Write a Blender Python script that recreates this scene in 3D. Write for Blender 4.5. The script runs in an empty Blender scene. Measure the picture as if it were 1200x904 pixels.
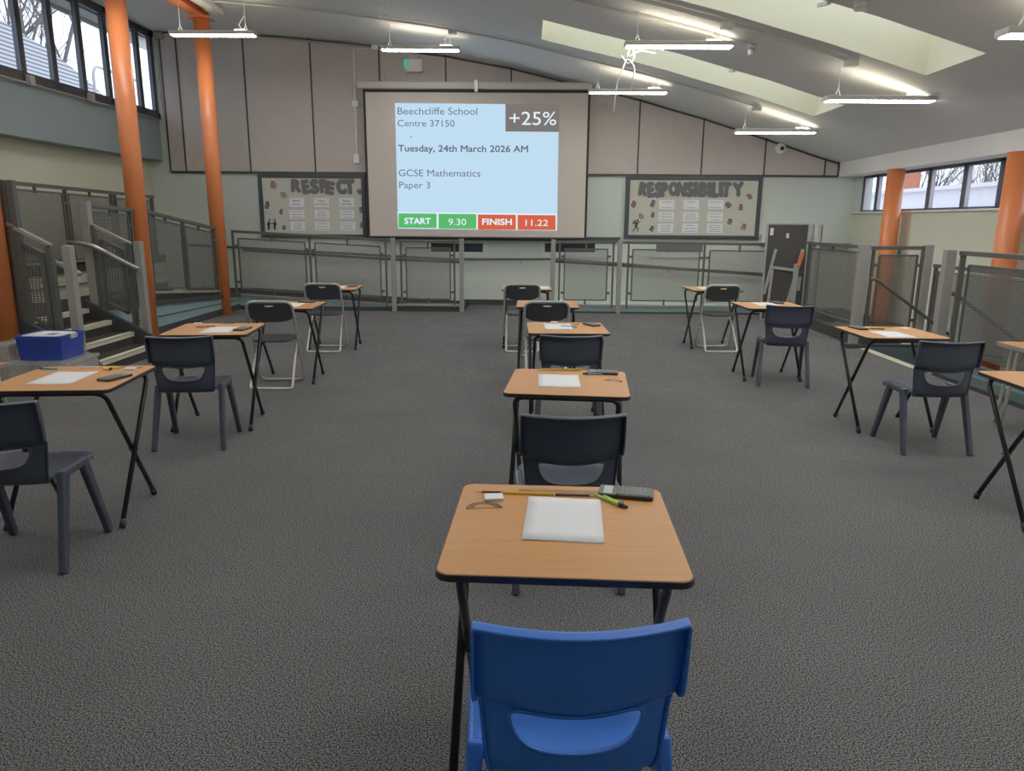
import bpy, bmesh, math, random
from mathutils import Vector, Matrix
RND = random.Random(11)
SC = bpy.context.scene
COL = SC.collection
PI = math.pi

# ------------------------------------------------------------------ camera model (1200 x 904 frame)
F, PITCH, YAW, ROLL, H = 856.643, 0.2214806, 0.01742083, 0.00781373, 1.5155854
cf = Vector((-math.sin(YAW) * math.cos(PITCH), math.cos(YAW) * math.cos(PITCH), -math.sin(PITCH)))
cr = Vector((math.cos(YAW), math.sin(YAW), 0))
cd = cf.cross(cr)
c_r = cr * math.cos(ROLL) - cd * math.sin(ROLL)
c_d = cr * math.sin(ROLL) + cd * math.cos(ROLL)
CAM = Vector((0, 0, H))

def ray(x, y): return c_r * ((x - 600) / F) + c_d * ((y - 452) / F) + cf
def atz(x, y, z=0.0):
    d = ray(x, y); return CAM + d * ((z - H) / d.z)
def aty(x, y, Y):
    d = ray(x, y); return CAM + d * (Y / d.y)
def atx(x, y, X):
    d = ray(x, y); return CAM + d * (X / d.x)

cam = bpy.data.cameras.new('camera'); cam.sensor_fit = 'HORIZONTAL'; cam.sensor_width = 36
cam.lens = F / 1200 * 36; cam.clip_start = 0.05; cam.clip_end = 200
co = bpy.data.objects.new('camera', cam); COL.objects.link(co)
m = Matrix((c_r, -c_d, -cf)).transposed().to_4x4(); m.translation = CAM
co.matrix_world = m
SC.camera = co

# ------------------------------------------------------------------ materials
def mat(name, col, rough=0.6, metal=0.0, spec=0.5, var=0.0, vscale=8, bump=0.0, bscale=60, emit=None, estr=0, stretch=None, coat=0):
    M = bpy.data.materials.new(name); M.use_nodes = True
    nt = M.node_tree; b = nt.nodes['Principled BSDF']
    b.inputs['Base Color'].default_value = (*col, 1); b.inputs['Roughness'].default_value = rough
    b.inputs['Metallic'].default_value = metal; b.inputs['Specular IOR Level'].default_value = spec
    if coat: b.inputs['Coat Weight'].default_value = coat
    if emit: b.inputs['Emission Color'].default_value = (*emit, 1); b.inputs['Emission Strength'].default_value = estr
    tc = nt.nodes.new('ShaderNodeTexCoord'); src = tc.outputs['Object']
    if stretch:
        mp = nt.nodes.new('ShaderNodeMapping'); mp.inputs['Scale'].default_value = stretch
        nt.links.new(src, mp.inputs['Vector']); src = mp.outputs['Vector']
    if var:
        n = nt.nodes.new('ShaderNodeTexNoise'); n.inputs['Scale'].default_value = vscale; n.inputs['Detail'].default_value = 4
        nt.links.new(src, n.inputs['Vector'])
        mx = nt.nodes.new('ShaderNodeMix'); mx.data_type = 'RGBA'
        mx.inputs[6].default_value = (*[max(0, c * (1 - var)) for c in col], 1)
        mx.inputs[7].default_value = (*[min(1, c * (1 + var)) for c in col], 1)
        nt.links.new(n.outputs['Fac'], mx.inputs[0]); nt.links.new(mx.outputs[2], b.inputs['Base Color'])
    if bump:
        n2 = nt.nodes.new('ShaderNodeTexNoise'); n2.inputs['Scale'].default_value = bscale; n2.inputs['Detail'].default_value = 3
        nt.links.new(src, n2.inputs['Vector'])
        bp = nt.nodes.new('ShaderNodeBump'); bp.inputs['Strength'].default_value = bump; bp.inputs['Distance'].default_value = 0.01
        nt.links.new(n2.outputs['Fac'], bp.inputs['Height']); nt.links.new(bp.outputs['Normal'], b.inputs['Normal'])
    return M

def emis(name, col, s=1.0):
    M = bpy.data.materials.new(name); M.use_nodes = True; nt = M.node_tree
    nt.nodes.remove(nt.nodes['Principled BSDF'])
    e = nt.nodes.new('ShaderNodeEmission'); e.inputs[0].default_value = (*col, 1); e.inputs[1].default_value = s
    nt.links.new(e.outputs[0], nt.nodes['Material Output'].inputs[0]); return M

def carpet_mat(name, lo, hi, scale=150):
    M = bpy.data.materials.new(name); M.use_nodes = True; nt = M.node_tree; b = nt.nodes['Principled BSDF']
    b.inputs['Roughness'].default_value = 0.95; b.inputs['Specular IOR Level'].default_value = 0.1
    tc = nt.nodes.new('ShaderNodeTexCoord')
    n = nt.nodes.new('ShaderNodeTexNoise'); n.inputs['Scale'].default_value = scale; n.inputs['Detail'].default_value = 2.0; n.inputs['Roughness'].default_value = 0.85
    nt.links.new(tc.outputs['Object'], n.inputs['Vector'])
    r = nt.nodes.new('ShaderNodeValToRGB'); r.color_ramp.elements[0].position = 0.425; r.color_ramp.elements[1].position = 0.61
    r.color_ramp.elements[0].color = (*lo, 1); r.color_ramp.elements[1].color = (*hi, 1)
    nt.links.new(n.outputs['Fac'], r.inputs['Fac'])
    n2 = nt.nodes.new('ShaderNodeTexNoise'); n2.inputs['Scale'].default_value = 1.3; n2.inputs['Detail'].default_value = 4
    nt.links.new(tc.outputs['Object'], n2.inputs['Vector'])
    mr = nt.nodes.new('ShaderNodeMapRange'); mr.inputs[3].default_value = 0.8; mr.inputs[4].default_value = 1.2
    nt.links.new(n2.outputs['Fac'], mr.inputs[0])
    mx = nt.nodes.new('ShaderNodeMix'); mx.data_type = 'RGBA'; mx.blend_type = 'MULTIPLY'; mx.inputs[0].default_value = 1
    nt.links.new(r.outputs['Color'], mx.inputs[6]); nt.links.new(mr.outputs[0], mx.inputs[7])
    nt.links.new(mx.outputs[2], b.inputs['Base Color'])
    bp = nt.nodes.new('ShaderNodeBump'); bp.inputs['Strength'].default_value = 0.15; bp.inputs['Distance'].default_value = 0.003
    nt.links.new(n.outputs['Fac'], bp.inputs['Height']); nt.links.new(bp.outputs['Normal'], b.inputs['Normal'])
    return M

def mesh_mat(name, col, pitch, thr, metal=0.3):
    """perforated sheet: staggered holes cut through the metal, laid out in metres along the sheet (UV)"""
    M = bpy.data.materials.new(name); M.use_nodes = True; nt = M.node_tree; b = nt.nodes['Principled BSDF']
    b.inputs['Base Color'].default_value = (*col, 1); b.inputs['Roughness'].default_value = 0.5; b.inputs['Metallic'].default_value = metal
    uv = nt.nodes.new('ShaderNodeUVMap'); uv.uv_map = 'UVMap'
    sp = nt.nodes.new('ShaderNodeSeparateXYZ'); nt.links.new(uv.outputs[0], sp.inputs[0])
    cs = []
    for i, k in ((0, 1.0), (1, 1.6)):
        mu = nt.nodes.new('ShaderNodeMath'); mu.operation = 'MULTIPLY'; mu.inputs[1].default_value = 2 * PI / pitch * k
        nt.links.new(sp.outputs[i], mu.inputs[0])
        c = nt.nodes.new('ShaderNodeMath'); c.operation = 'COSINE'; nt.links.new(mu.outputs[0], c.inputs[0]); cs.append(c)
    ad = nt.nodes.new('ShaderNodeMath'); ad.operation = 'ADD'; nt.links.new(cs[0].outputs[0], ad.inputs[0]); nt.links.new(cs[1].outputs[0], ad.inputs[1])
    lt = nt.nodes.new('ShaderNodeMath'); lt.operation = 'LESS_THAN'; lt.inputs[1].default_value = thr
    nt.links.new(ad.outputs[0], lt.inputs[0]); nt.links.new(lt.outputs[0], b.inputs['Alpha'])
    return M

def glass_mat(name, tint=(1, 1, 1), refl=0.08, rough=0.0):
    M = bpy.data.materials.new(name); M.use_nodes = True; nt = M.node_tree; nt.nodes.remove(nt.nodes['Principled BSDF'])
    t = nt.nodes.new('ShaderNodeBsdfTransparent'); t.inputs[0].default_value = (*tint, 1)
    g = nt.nodes.new('ShaderNodeBsdfGlossy'); g.inputs['Roughness'].default_value = rough
    mx = nt.nodes.new('ShaderNodeMixShader'); mx.inputs[0].default_value = refl
    nt.links.new(t.outputs[0], mx.inputs[1]); nt.links.new(g.outputs[0], mx.inputs[2])
    nt.links.new(mx.outputs[0], nt.nodes['Material Output'].inputs[0]); return M

def stripe_mat(name, a, b_, scale, axis='Z'):
    M = bpy.data.materials.new(name); M.use_nodes = True; nt = M.node_tree; b = nt.nodes['Principled BSDF']; b.inputs['Roughness'].default_value = 0.8
    tc = nt.nodes.new('ShaderNodeTexCoord'); w = nt.nodes.new('ShaderNodeTexWave'); w.bands_direction = axis
    w.inputs['Scale'].default_value = scale; w.inputs['Distortion'].default_value = 0.3
    nt.links.new(tc.outputs['Object'], w.inputs['Vector'])
    r = nt.nodes.new('ShaderNodeValToRGB'); r.color_ramp.elements[0].color = (*a, 1); r.color_ramp.elements[1].color = (*b_, 1)
    r.color_ramp.elements[0].position = 0.3; r.color_ramp.elements[1].position = 0.7
    nt.links.new(w.outputs['Fac'], r.inputs['Fac']); nt.links.new(r.outputs['Color'], b.inputs['Base Color']); return M

M = {}
M['carpet'] = carpet_mat('carpet', (0.006, 0.006, 0.0065), (0.255, 0.25, 0.25), 180)
M['stair_carpet'] = carpet_mat('stair_carpet', (0.015, 0.014, 0.013), (0.08, 0.075, 0.07))
M['wall'] = mat('wall_paint', (0.61, 0.675, 0.615), 0.8, var=0.04, vscale=2)
M['wall_l'] = mat('wall_paint_left', (0.60, 0.60, 0.46), 0.8, var=0.04, vscale=2)
M['bulk'] = mat('bulkhead_paint', (0.25, 0.32, 0.325), 0.8, var=0.04, vscale=2)
M['ceil'] = mat('ceiling_paint', (0.74, 0.75, 0.755), 0.85, var=0.03, vscale=1)
M['cream'] = mat('skylight_plaster', (0.80, 0.78, 0.60), 0.85, var=0.03)
M['white'] = mat('white_paint', (0.80, 0.78, 0.74), 0.7, var=0.03)
M['panel'] = mat('acoustic_panel', (0.54, 0.48, 0.44), 0.85, var=0.06, vscale=5, bump=0.1, bscale=200)
M['panel_trim'] = mat('panel_trim', (0.035, 0.038, 0.045), 0.5, var=0.05)
M['orange'] = mat('orange_paint', (0.75, 0.20, 0.06), 0.38, var=0.06, vscale=3)
M['skirt'] = mat('dark_skirting', (0.035, 0.036, 0.037), 0.6, var=0.1)
M['teal_shaded'] = mat('shaded_teal_paint', (0.085, 0.13, 0.135), 0.6, var=0.05)  # same teal as the ramp faces, darkened to paint in the right side's shade
M['teal'] = mat('teal_paint', (0.22, 0.335, 0.34), 0.6, var=0.05)
M['rail'] = mat('rail_steel', (0.115, 0.117, 0.105), 0.45, 0.4, var=0.08)
M['post'] = mat('pale_grey_steel', (0.32, 0.305, 0.285), 0.5, 0.2, var=0.08)
M['mesh'] = mesh_mat('perforated_sheet', (0.13, 0.130, 0.115), 0.016, 0.62)
M['mesh_big'] = mesh_mat('expanded_mesh', (0.14, 0.14, 0.125), 0.034, 0.42)
M['mesh_fine'] = mesh_mat('fine_mesh', (0.20, 0.205, 0.185), 0.012, -0.15)
M['steel'] = mat('brushed_steel', (0.42, 0.42, 0.40), 0.3, 0.9, var=0.05)
M['wood'] = mat('beech_laminate', (0.60, 0.265, 0.075), 0.42, var=0.16, vscale=5, stretch=(1.2, 14, 1), spec=0.4)
M['edge'] = mat('black_edge', (0.022, 0.017, 0.015), 0.4, var=0.1)
M['black'] = mat('black_steel', (0.018, 0.018, 0.02), 0.35, 0.3, var=0.1)
M['rubber'] = mat('black_rubber', (0.012, 0.012, 0.012), 0.7, var=0.1)
M['charcoal'] = mat('charcoal_plastic', (0.045, 0.053, 0.076), 0.36, var=0.06, vscale=20, bump=0.05, bscale=300)
M['blue'] = mat('blue_plastic', (0.032, 0.165, 0.66), 0.33, var=0.05, vscale=20, bump=0.04, bscale=300)
M['silver'] = mat('silver_paint', (0.50, 0.50, 0.47), 0.35, 0.5, var=0.05)
M['creamleg'] = mat('pale_paint', (0.66, 0.63, 0.55), 0.4, 0.2, var=0.04)
M['pad'] = mat('black_plastic_pad', (0.035, 0.037, 0.045), 0.45, var=0.08, vscale=30, bump=0.08, bscale=250)
M['paper'] = mat('white_paper', (0.83, 0.83, 0.84), 0.75, var=0.015, vscale=15)
M['card'] = mat('white_card', (0.84, 0.84, 0.87), 0.7, var=0.02)
M['calc'] = mat('calculator_body', (0.02, 0.022, 0.025), 0.35, var=0.1)
M['key'] = mat('calculator_keys', (0.20, 0.205, 0.20), 0.5, var=0.1)
M['lcd'] = mat('calculator_display', (0.40, 0.43, 0.42), 0.25, var=0.05)
M['yellow'] = mat('yellow_pencil', (0.78, 0.46, 0.03), 0.4, var=0.05)
M['brown'] = mat('dark_brown_pencil', (0.11, 0.045, 0.03), 0.4, var=0.1)
M['pwood'] = mat('pencil_wood', (0.6, 0.4, 0.22), 0.7, var=0.1)
M['green'] = mat('lime_plastic', (0.32, 0.60, 0.03), 0.35, var=0.05)
M['cyan'] = mat('light_blue_plastic', (0.10, 0.40, 0.62), 0.35, var=0.05)
M['red'] = mat('red_plastic', (0.42, 0.03, 0.03), 0.35, var=0.05)
M['clear'] = glass_mat('clear_plastic', (0.92, 0.92, 0.90), 0.12, 0.1)
M['clear_ruler'] = glass_mat('clear_ruler', (0.90, 0.89, 0.87), 0.14, 0.15)
M['cloudy'] = mat('cloudy_plastic', (0.66, 0.66, 0.64), 0.35, var=0.1, vscale=6)
M['cloudy'].node_tree.nodes['Principled BSDF'].inputs['Alpha'].default_value = 0.30
M['trayblue'] = mat('tray_blue', (0.02, 0.055, 0.36), 0.4, var=0.06)
M['glass'] = glass_mat('skylight_glass', (0.94, 0.96, 0.97), 0.05)
M['glass_t'] = glass_mat('tinted_window_glass', (0.70, 0.74, 0.80), 0.05)
M['frame'] = mat('window_frame', (0.05, 0.042, 0.042), 0.5, var=0.08)
M['frame_r'] = mat('window_frame_slate', (0.06, 0.075, 0.10), 0.5, var=0.08)
M['screen'] = mat('screen_fabric', (0.64, 0.565, 0.51), 0.85, var=0.02)
M['screen_black'] = mat('screen_border', (0.015, 0.015, 0.016), 0.7, var=0.05)
M['casing'] = mat('screen_casing', (0.58, 0.545, 0.49), 0.55, var=0.04)
M['proj'] = emis('projected_page', (0.47, 0.68, 0.87), 1.0)
M['proj_white'] = emis('projected_white', (0.72, 0.85, 0.95), 1.0)
M['proj_text'] = emis('projected_grey_text', (0.09, 0.10, 0.12), 1.0)
M['proj_green'] = emis('projected_green', (0.07, 0.42, 0.11), 1.0)
M['proj_red'] = emis('projected_red', (0.62, 0.085, 0.04), 1.0)
M['proj_dim'] = emis('projected_dim', (0.15, 0.13, 0.12), 1.0)
M['lamp'] = emis('lamp_diffuser', (1.0, 0.97, 0.91), 30.0)
M['lamp_up'] = emis('lamp_uplight', (1.0, 0.86, 0.62), 16.0)
M['lamp_body'] = mat('lamp_housing', (0.55, 0.55, 0.53), 0.45, 0.1, var=0.04)
M['boardframe'] = mat('board_frame', (0.045, 0.05, 0.058), 0.45, var=0.08)
M['felt'] = mat('board_paper', (0.56, 0.57, 0.49), 0.85, var=0.05, vscale=10)
M['letter'] = mat('grey_letter_card', (0.13, 0.128, 0.14), 0.8, var=0.1, vscale=25)
M['ink'] = mat('printed_ink', (0.22, 0.22, 0.32), 0.8, var=0.1)
M['sil'] = mat('black_silhouette', (0.015, 0.015, 0.015), 0.8, var=0.1)
M['hatch'] = mat('dark_window_glass', (0.03, 0.038, 0.055), 0.15, var=0.1)
M['hatch_grey'] = mat('hatch_blind', (0.12, 0.13, 0.14), 0.5, var=0.1)
M['board_dark'] = mat('folded_table_board', (0.055, 0.052, 0.05), 0.6, var=0.1)
M['alu'] = mat('aluminium_edge', (0.42, 0.41, 0.39), 0.45, 0.3, var=0.06)
M['nosing'] = mat('cream_nosing', (0.60, 0.57, 0.42), 0.6, var=0.05)
M['bark'] = mat('bare_bark', (0.13, 0.115, 0.115), 0.9, var=0.2)
M['cladding'] = stripe_mat('roof_cladding', (0.16, 0.17, 0.20), (0.50, 0.52, 0.58), 4.0)
M['parapet'] = mat('pale_render', (0.62, 0.60, 0.68), 0.8, var=0.05)
M['brick'] = mat('orange_brick', (0.50, 0.16, 0.08), 0.8, var=0.2, vscale=12)
M['ground_out'] = mat('outside_ground', (0.22, 0.23, 0.2), 0.9, var=0.2)
M['soffit'] = mat('eave_soffit', (0.62, 0.60, 0.58), 0.7, var=0.05)
M['exit_green'] = mat('exit_sign_green', (0.02, 0.38, 0.16), 0.5, var=0.05, emit=(0.05, 0.6, 0.3), estr=0.4)
M['photo_a'] = mat('photo_print_a', (0.22, 0.12, 0.10), 0.6, var=1.0, vscale=34)
M['photo_b'] = mat('photo_print_b', (0.14, 0.13, 0.14), 0.6, var=1.0, vscale=34)
M['photo_c'] = mat('photo_print_c', (0.30, 0.20, 0.14), 0.6, var=1.0, vscale=34)
M['redtop'] = mat('reddish_laminate', (0.50, 0.13, 0.08), 0.5, var=0.1)
M['grey_edge'] = mat('grey_table_edge', (0.26, 0.26, 0.26), 0.5, var=0.06)

# ------------------------------------------------------------------ mesh helpers
class MB:
    def __init__(s): s.v = []; s.f = []; s.uv = {}
    def add(s, vs, fs):
        b = len(s.v); s.v += [Vector(v) for v in vs]; s.f += [tuple(i + b for i in f) for f in fs]; return s
    def box(s, x0, x1, y0, y1, z0, z1):
        return s.add([(x0, y0, z0), (x1, y0, z0), (x1, y1, z0), (x0, y1, z0), (x0, y0, z1), (x1, y0, z1), (x1, y1, z1), (x0, y1, z1)],
                     [(3, 2, 1, 0), (4, 5, 6, 7), (0, 1, 5, 4), (1, 2, 6, 5), (2, 3, 7, 6), (3, 0, 4, 7)])
    def bar(s, p0, p1, w, h, up=(0, 0, 1), w1=None, h1=None):
        p0, p1 = Vector(p0), Vector(p1); d = (p1 - p0).normalized(); u = Vector(up)
        r = d.cross(u)
        if r.length < 1e-5: u = Vector((0, 1, 0)); r = d.cross(u)
        r.normalize(); u = r.cross(d).normalized()
        w1 = w if w1 is None else w1; h1 = h if h1 is None else h1
        vs = []
        for p, a, b in ((p0, w, h), (p1, w1, h1)):
            vs += [p - r * a / 2 - u * b / 2, p + r * a / 2 - u * b / 2, p + r * a / 2 + u * b / 2, p - r * a / 2 + u * b / 2]
        return s.add(vs, [(0, 1, 2, 3), (7, 6, 5, 4), (0, 4, 5, 1), (1, 5, 6, 2), (2, 6, 7, 3), (3, 7, 4, 0)])
    def tube(s, pts, r, n=10, closed=False, cap=True):
        pts = [Vector(p) for p in pts]; rr = r if isinstance(r, (list, tuple)) else [r] * len(pts)
        N = len(pts); base = len(s.v); prev = None
        for i, p in enumerate(pts):
            if closed: t = (pts[(i + 1) % N] - pts[i - 1])
            else: t = pts[min(i + 1, N - 1)] - pts[max(i - 1, 0)]
            t.normalize()
            if prev is None:
                a = Vector((0, 0, 1)) if abs(t.z) < 0.9 else Vector((1, 0, 0))
                u = t.cross(a).normalized()
            else:
                u = (prev - t * prev.dot(t)).normalized()
            prev = u; w = t.cross(u)
            for k in range(n):
                a = 2 * PI * k / n; s.v.append(p + (u * math.cos(a) + w * math.sin(a)) * rr[i])
        for i in range(N if closed else N - 1):
            j = (i + 1) % N
            for k in range(n):
                l = (k + 1) % n
                s.f.append((base + i * n + k, base + i * n + l, base + j * n + l, base + j * n + k))
        if cap and not closed:
            s.f.append(tuple(base + k for k in reversed(range(n)))); s.f.append(tuple(base + (N - 1) * n + k for k in range(n)))
        return s
    def cyl(s, c, r, z0, z1, n=24):
        return s.tube([(c[0], c[1], z0), (c[0], c[1], z1)], r, n)
    def prism(s, poly, axis, a, b):
        """poly 2D; axis 'x': (y,z); 'y': (x,z); 'z': (x,y)"""
        def P(q, t): return {'x': (t, q[0], q[1]), 'y': (q[0], t, q[1]), 'z': (q[0], q[1], t)}[axis]
        n = len(poly); vs = [P(q, a) for q in poly] + [P(q, b) for q in poly]
        fs = [tuple(range(n)), tuple(reversed(range(n, 2 * n)))] + [(i, i + n, (i + 1) % n + n, (i + 1) % n) for i in range(n)]
        return s.add(vs, fs)
    def quad(s, a, b, c, d): return s.add([a, b, c, d], [(0, 1, 2, 3)])
    def build(s, name, m, parent=None, smooth=False, bevel=0, seg=2, loc=None):
        me = bpy.data.meshes.new(name); me.from_pydata([tuple(v) for v in s.v], [], s.f)
        bm = bmesh.new(); bm.from_mesh(me); bmesh.ops.recalc_face_normals(bm, faces=bm.faces); bm.to_mesh(me); bm.free()
        me.materials.append(m if not isinstance(m, str) else M[m])
        if smooth:
            for p in me.polygons: p.use_smooth = len(p.vertices) <= 4
        o = bpy.data.objects.new(name, me); COL.objects.link(o)
        if parent: o.parent = parent
        if bevel:
            md = o.modifiers.new('bevel', 'BEVEL'); md.width = bevel; md.segments = seg; md.limit_method = 'ANGLE'; md.angle_limit = 0.6
        return o

def fillet(pts, r, n=6, closed=False):
    pts = [Vector(p) for p in pts]; out = []; N = len(pts)
    for i, p in enumerate(pts):
        if not closed and i in (0, N - 1): out.append(p); continue
        a = (pts[i - 1] - p); b = (pts[(i + 1) % N] - p)
        la, lb = a.length, b.length; rr = min(r, la * 0.45, lb * 0.45); a.normalize(); b.normalize()
        p0, p1 = p + a * rr, p + b * rr
        for k in range(n + 1):
            t = k / n; out.append(p0 * (1 - t) ** 2 + p * 2 * t * (1 - t) + p1 * t * t)
    return out

def rrect(w, d, r, n=6):
    out = []
    for cx, cy, a0 in ((w - r, d - r, 0), (-w + r, d - r, PI / 2), (-w + r, -d + r, PI), (w - r, -d + r, 1.5 * PI)):
        for k in range(n + 1):
            a = a0 + PI / 2 * k / n; out.append((cx + r * math.cos(a), cy + r * math.sin(a)))
    return out

def thing(name, label, cat, loc=(0, 0, 0), rot=0, group=None):
    o = bpy.data.objects.new(name, None); COL.objects.link(o); o.empty_display_size = 0.1
    o.location = loc; o.rotation_euler = (0, 0, rot)
    return tag(o, label, cat, group)

def tag(o, label, cat, group=None, kind=None):
    o['label'] = label; o['category'] = cat
    if group: o['group'] = group
    if kind: o['kind'] = kind
    return o

def struct(o): o['kind'] = 'structure'; return o

def sempty(name):
    o = bpy.data.objects.new(name, None); COL.objects.link(o); o['kind'] = 'structure'; return o

def dup(root, loc, rot, label, group=None, mats=None):
    def cp(o, par):
        c = o.copy(); COL.objects.link(c); c.parent = par
        for ch in [x for x in o.children]: cp(ch, c)
        return c
    r = cp(root, None); r.location = loc; r.rotation_euler = (0, 0, rot); r['label'] = label
    if group: r['group'] = group
    return r

def sheet(name, m, parent, p00, p10, p11, p01):
    """one perforated sheet with metric UVs"""
    P = [Vector(p) for p in (p00, p10, p11, p01)]
    me = bpy.data.meshes.new(name); me.from_pydata([tuple(p) for p in P], [], [(0, 1, 2, 3)])
    uv = me.uv_layers.new(name='UVMap'); d = (P[1] - P[0]); d.z = 0; d.normalize()
    for i, p in enumerate(P):
        q = p - P[0]; uv.data[i].uv = (q.dot(d), p.z)
    me.materials.append(M[m]); o = bpy.data.objects.new(name, me); COL.objects.link(o); o.parent = parent
    return o

def text_geo(body, bold=0.0):
    cu = bpy.data.curves.new('t', 'FONT'); cu.body = body; cu.offset = bold; cu.dimensions = '2D'; cu.fill_mode = 'BOTH'; cu.resolution_u = 4
    ob = bpy.data.objects.new('t', cu); COL.objects.link(ob)
    dg = bpy.context.evaluated_depsgraph_get(); me = bpy.data.meshes.new_from_object(ob.evaluated_get(dg))
    vs = [(v.co.x, v.co.y) for v in me.vertices]; fs = [tuple(p.vertices) for p in me.polygons]
    bpy.data.objects.remove(ob); bpy.data.curves.remove(cu); bpy.data.meshes.remove(me)
    return vs, fs
CAP = max(v[1] for v in text_geo('H')[0])

def text_on(mb, body, x0, x1, base, cap, Y, bold=0.0, tilt=0.0, origin=None):
    """lettering lying in a plane facing the room: x0..x1, baseline z, capital height; bold = extra stroke as a share of the capital height"""
    vs, fs = text_geo(body)
    a = min(v[0] for v in vs); b = max(v[0] for v in vs)
    bw = bold * cap; x0 += bw; x1 -= bw; base += bw; cap -= 2 * bw
    sx = (x1 - x0) / (b - a); sy = cap / CAP
    offs = [(0, 0)] + ([(bw * math.cos(i * PI / 5), bw * math.sin(i * PI / 5)) for i in range(10)] if bold else [])
    for n, (ox, oz) in enumerate(offs):
        out = []
        for v in vs:
            X = x0 + (v[0] - a) * sx + ox; Z = base + v[1] * sy + oz
            if tilt:
                cx, c_z = (x0 + x1) / 2, base + cap / 2; dx, dz = X - cx, Z - c_z
                X = cx + dx * math.cos(tilt) - dz * math.sin(tilt); Z = c_z + dx * math.sin(tilt) + dz * math.cos(tilt)
            out.append((X, Y - 0.0002 * n, Z))
        mb.add(out, fs)

# ------------------------------------------------------------------ world and sky
W = bpy.data.worlds.new('overcast_sky'); SC.world = W; W.use_nodes = True
nt = W.node_tree; bg = nt.nodes['Background']
tc = nt.nodes.new('ShaderNodeTexCoord'); nz = nt.nodes.new('ShaderNodeTexNoise'); nz.inputs['Scale'].default_value = 2.5; nz.inputs['Detail'].default_value = 5
nt.links.new(tc.outputs['Generated'], nz.inputs['Vector'])
rp = nt.nodes.new('ShaderNodeValToRGB'); rp.color_ramp.elements[0].color = (0.80, 0.89, 1.0, 1); rp.color_ramp.elements[1].color = (0.95, 0.97, 1.0, 1)
nt.links.new(nz.outputs['Fac'], rp.inputs['Fac']); nt.links.new(rp.outputs['Color'], bg.inputs['Color'])
bg.inputs['Strength'].default_value = 2.6
SC.view_settings.view_transform = 'Standard'; SC.view_settings.look = 'None'
SC.view_settings.exposure = 0.0; SC.view_settings.gamma = 1.2
SC.cycles.denoising_prefilter = 'NONE'
SC.cycles.max_bounces = 10; SC.cycles.diffuse_bounces = 5; SC.cycles.transparent_max_bounces = 24; SC.cycles.transmission_bounces = 6
SC.cycles.sample_clamp_indirect = 6.0; SC.cycles.caustics_reflective = False; SC.cycles.caustics_refractive = False

# ------------------------------------------------------------------ room shell
YB, YR = 13.5, -3.6           # back wall, wall behind the camera
XL, XR, XW = -6.75, 5.8, -6.5  # left wall, right wall, left clerestory plane
PROF = [(-6.75, 4.655), (-6.5, 4.65), (-5.7, 4.64), (-4.92, 4.62), (-4.3, 4.59), (-3.74, 4.54), (-3.1, 4.49), (-2.57, 4.43), (-2.0, 4.36), (-1.43, 4.29), (-0.9, 4.20), (-0.31, 4.10),
        (0.18, 3.99), (0.8, 3.85), (1.4, 3.72), (1.95, 3.59), (2.5, 3.44), (3.07, 3.29), (3.6, 3.13), (4.05, 2.995), (4.13, 2.97), (5.0, 2.70), (5.23, 2.63), (5.49, 2.56), (5.8, 2.47)]
def cz(x):
    for (a, za), (b, zb) in zip(PROF, PROF[1:]):
        if a <= x <= b: return za + (zb - za) * (x - a) / (b - a)
    return PROF[-1][1] if x > 0 else PROF[0][1]

SKY = [(10.0, 11.0), (7.03, 8.04), (4.06, 5.07), (1.09, 2.10)]
ys = sorted([YR, YB] + [v for s in SKY for v in s])
mb = MB()
for (xa, za), (xb, zb) in zip(PROF, PROF[1:]):
    for ya, yb in zip(ys, ys[1:]):
        if (ya, yb) in SKY and xa >= 0.18 - 1e-6 and xb <= 4.05 + 1e-6: continue
        mb.quad((xa, ya, za), (xb, ya, zb), (xb, yb, zb), (xa, yb, za))
o = struct(mb.build('ceiling', 'ceil', smooth=True))
bm = bmesh.new(); bm.from_mesh(o.data); bmesh.ops.remove_doubles(bm, verts=bm.verts, dist=1e-4); bmesh.ops.recalc_face_normals(bm, faces=bm.faces); bm.to_mesh(o.data); bm.free()
for p in o.data.polygons: p.use_smooth = True
for i, (ya, yb) in enumerate(SKY):   # deep plastered skylight wells open to the sky
    t = sempty('window_%d' % (i + 3)); mb = MB(); hgt = 0.75
    xs = [p for p in PROF if 0.18 - 1e-6 <= p[0] <= 4.05 + 1e-6]
    for (xa, za), (xb, zb) in zip(xs, xs[1:]):
        mb.quad((xa, ya, za), (xb, ya, zb), (xb, ya, zb + hgt), (xa, ya, za + hgt))
        mb.quad((xa, yb, za), (xb, yb, zb), (xb, yb - 0.12, zb + hgt), (xa, yb - 0.12, za + hgt))
    for (x, z), dx in ((xs[0], 0), (xs[-1], 0.0)):
        mb.quad((x, ya, z), (x, yb, z), (x + dx, yb - 0.12, z + hgt), (x + dx, ya, z + hgt))
    mb.build('window_reveal', 'cream', t)
    mg = MB()
    for (xa, za), (xb, zb) in zip(xs, xs[1:]):
        mg.quad((xa, ya, za + hgt), (xb, ya, zb + hgt), (xb, yb, zb + hgt), (xa, yb, za + hgt))
    mg.build('window_pane', 'glass', t)
    mo = MB()
    for x in (2.62,):
        mo.bar((x, ya - 0.02, cz(x) - 0.01), (x, ya + 0.22, cz(x) + 0.03), 0.035, 0.03)
    mo.build('window_opener', 'lamp_body', t)

# floor, lower right level
mb = MB(); mb.quad((XL, YR, 0), (4.25, YR, 0), (4.25, YB, 0), (XL, YB, 0)); struct(mb.build('floor', 'carpet'))
mb = MB(); mb.box(4.25, XR, 11.25, YB, -0.6, 0.0); struct(mb.build('floor', 'carpet'))
mb = MB(); mb.box(4.25, XR, YR, 11.25, -0.62, -0.6); struct(mb.build('floor', 'stair_carpet'))
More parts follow.
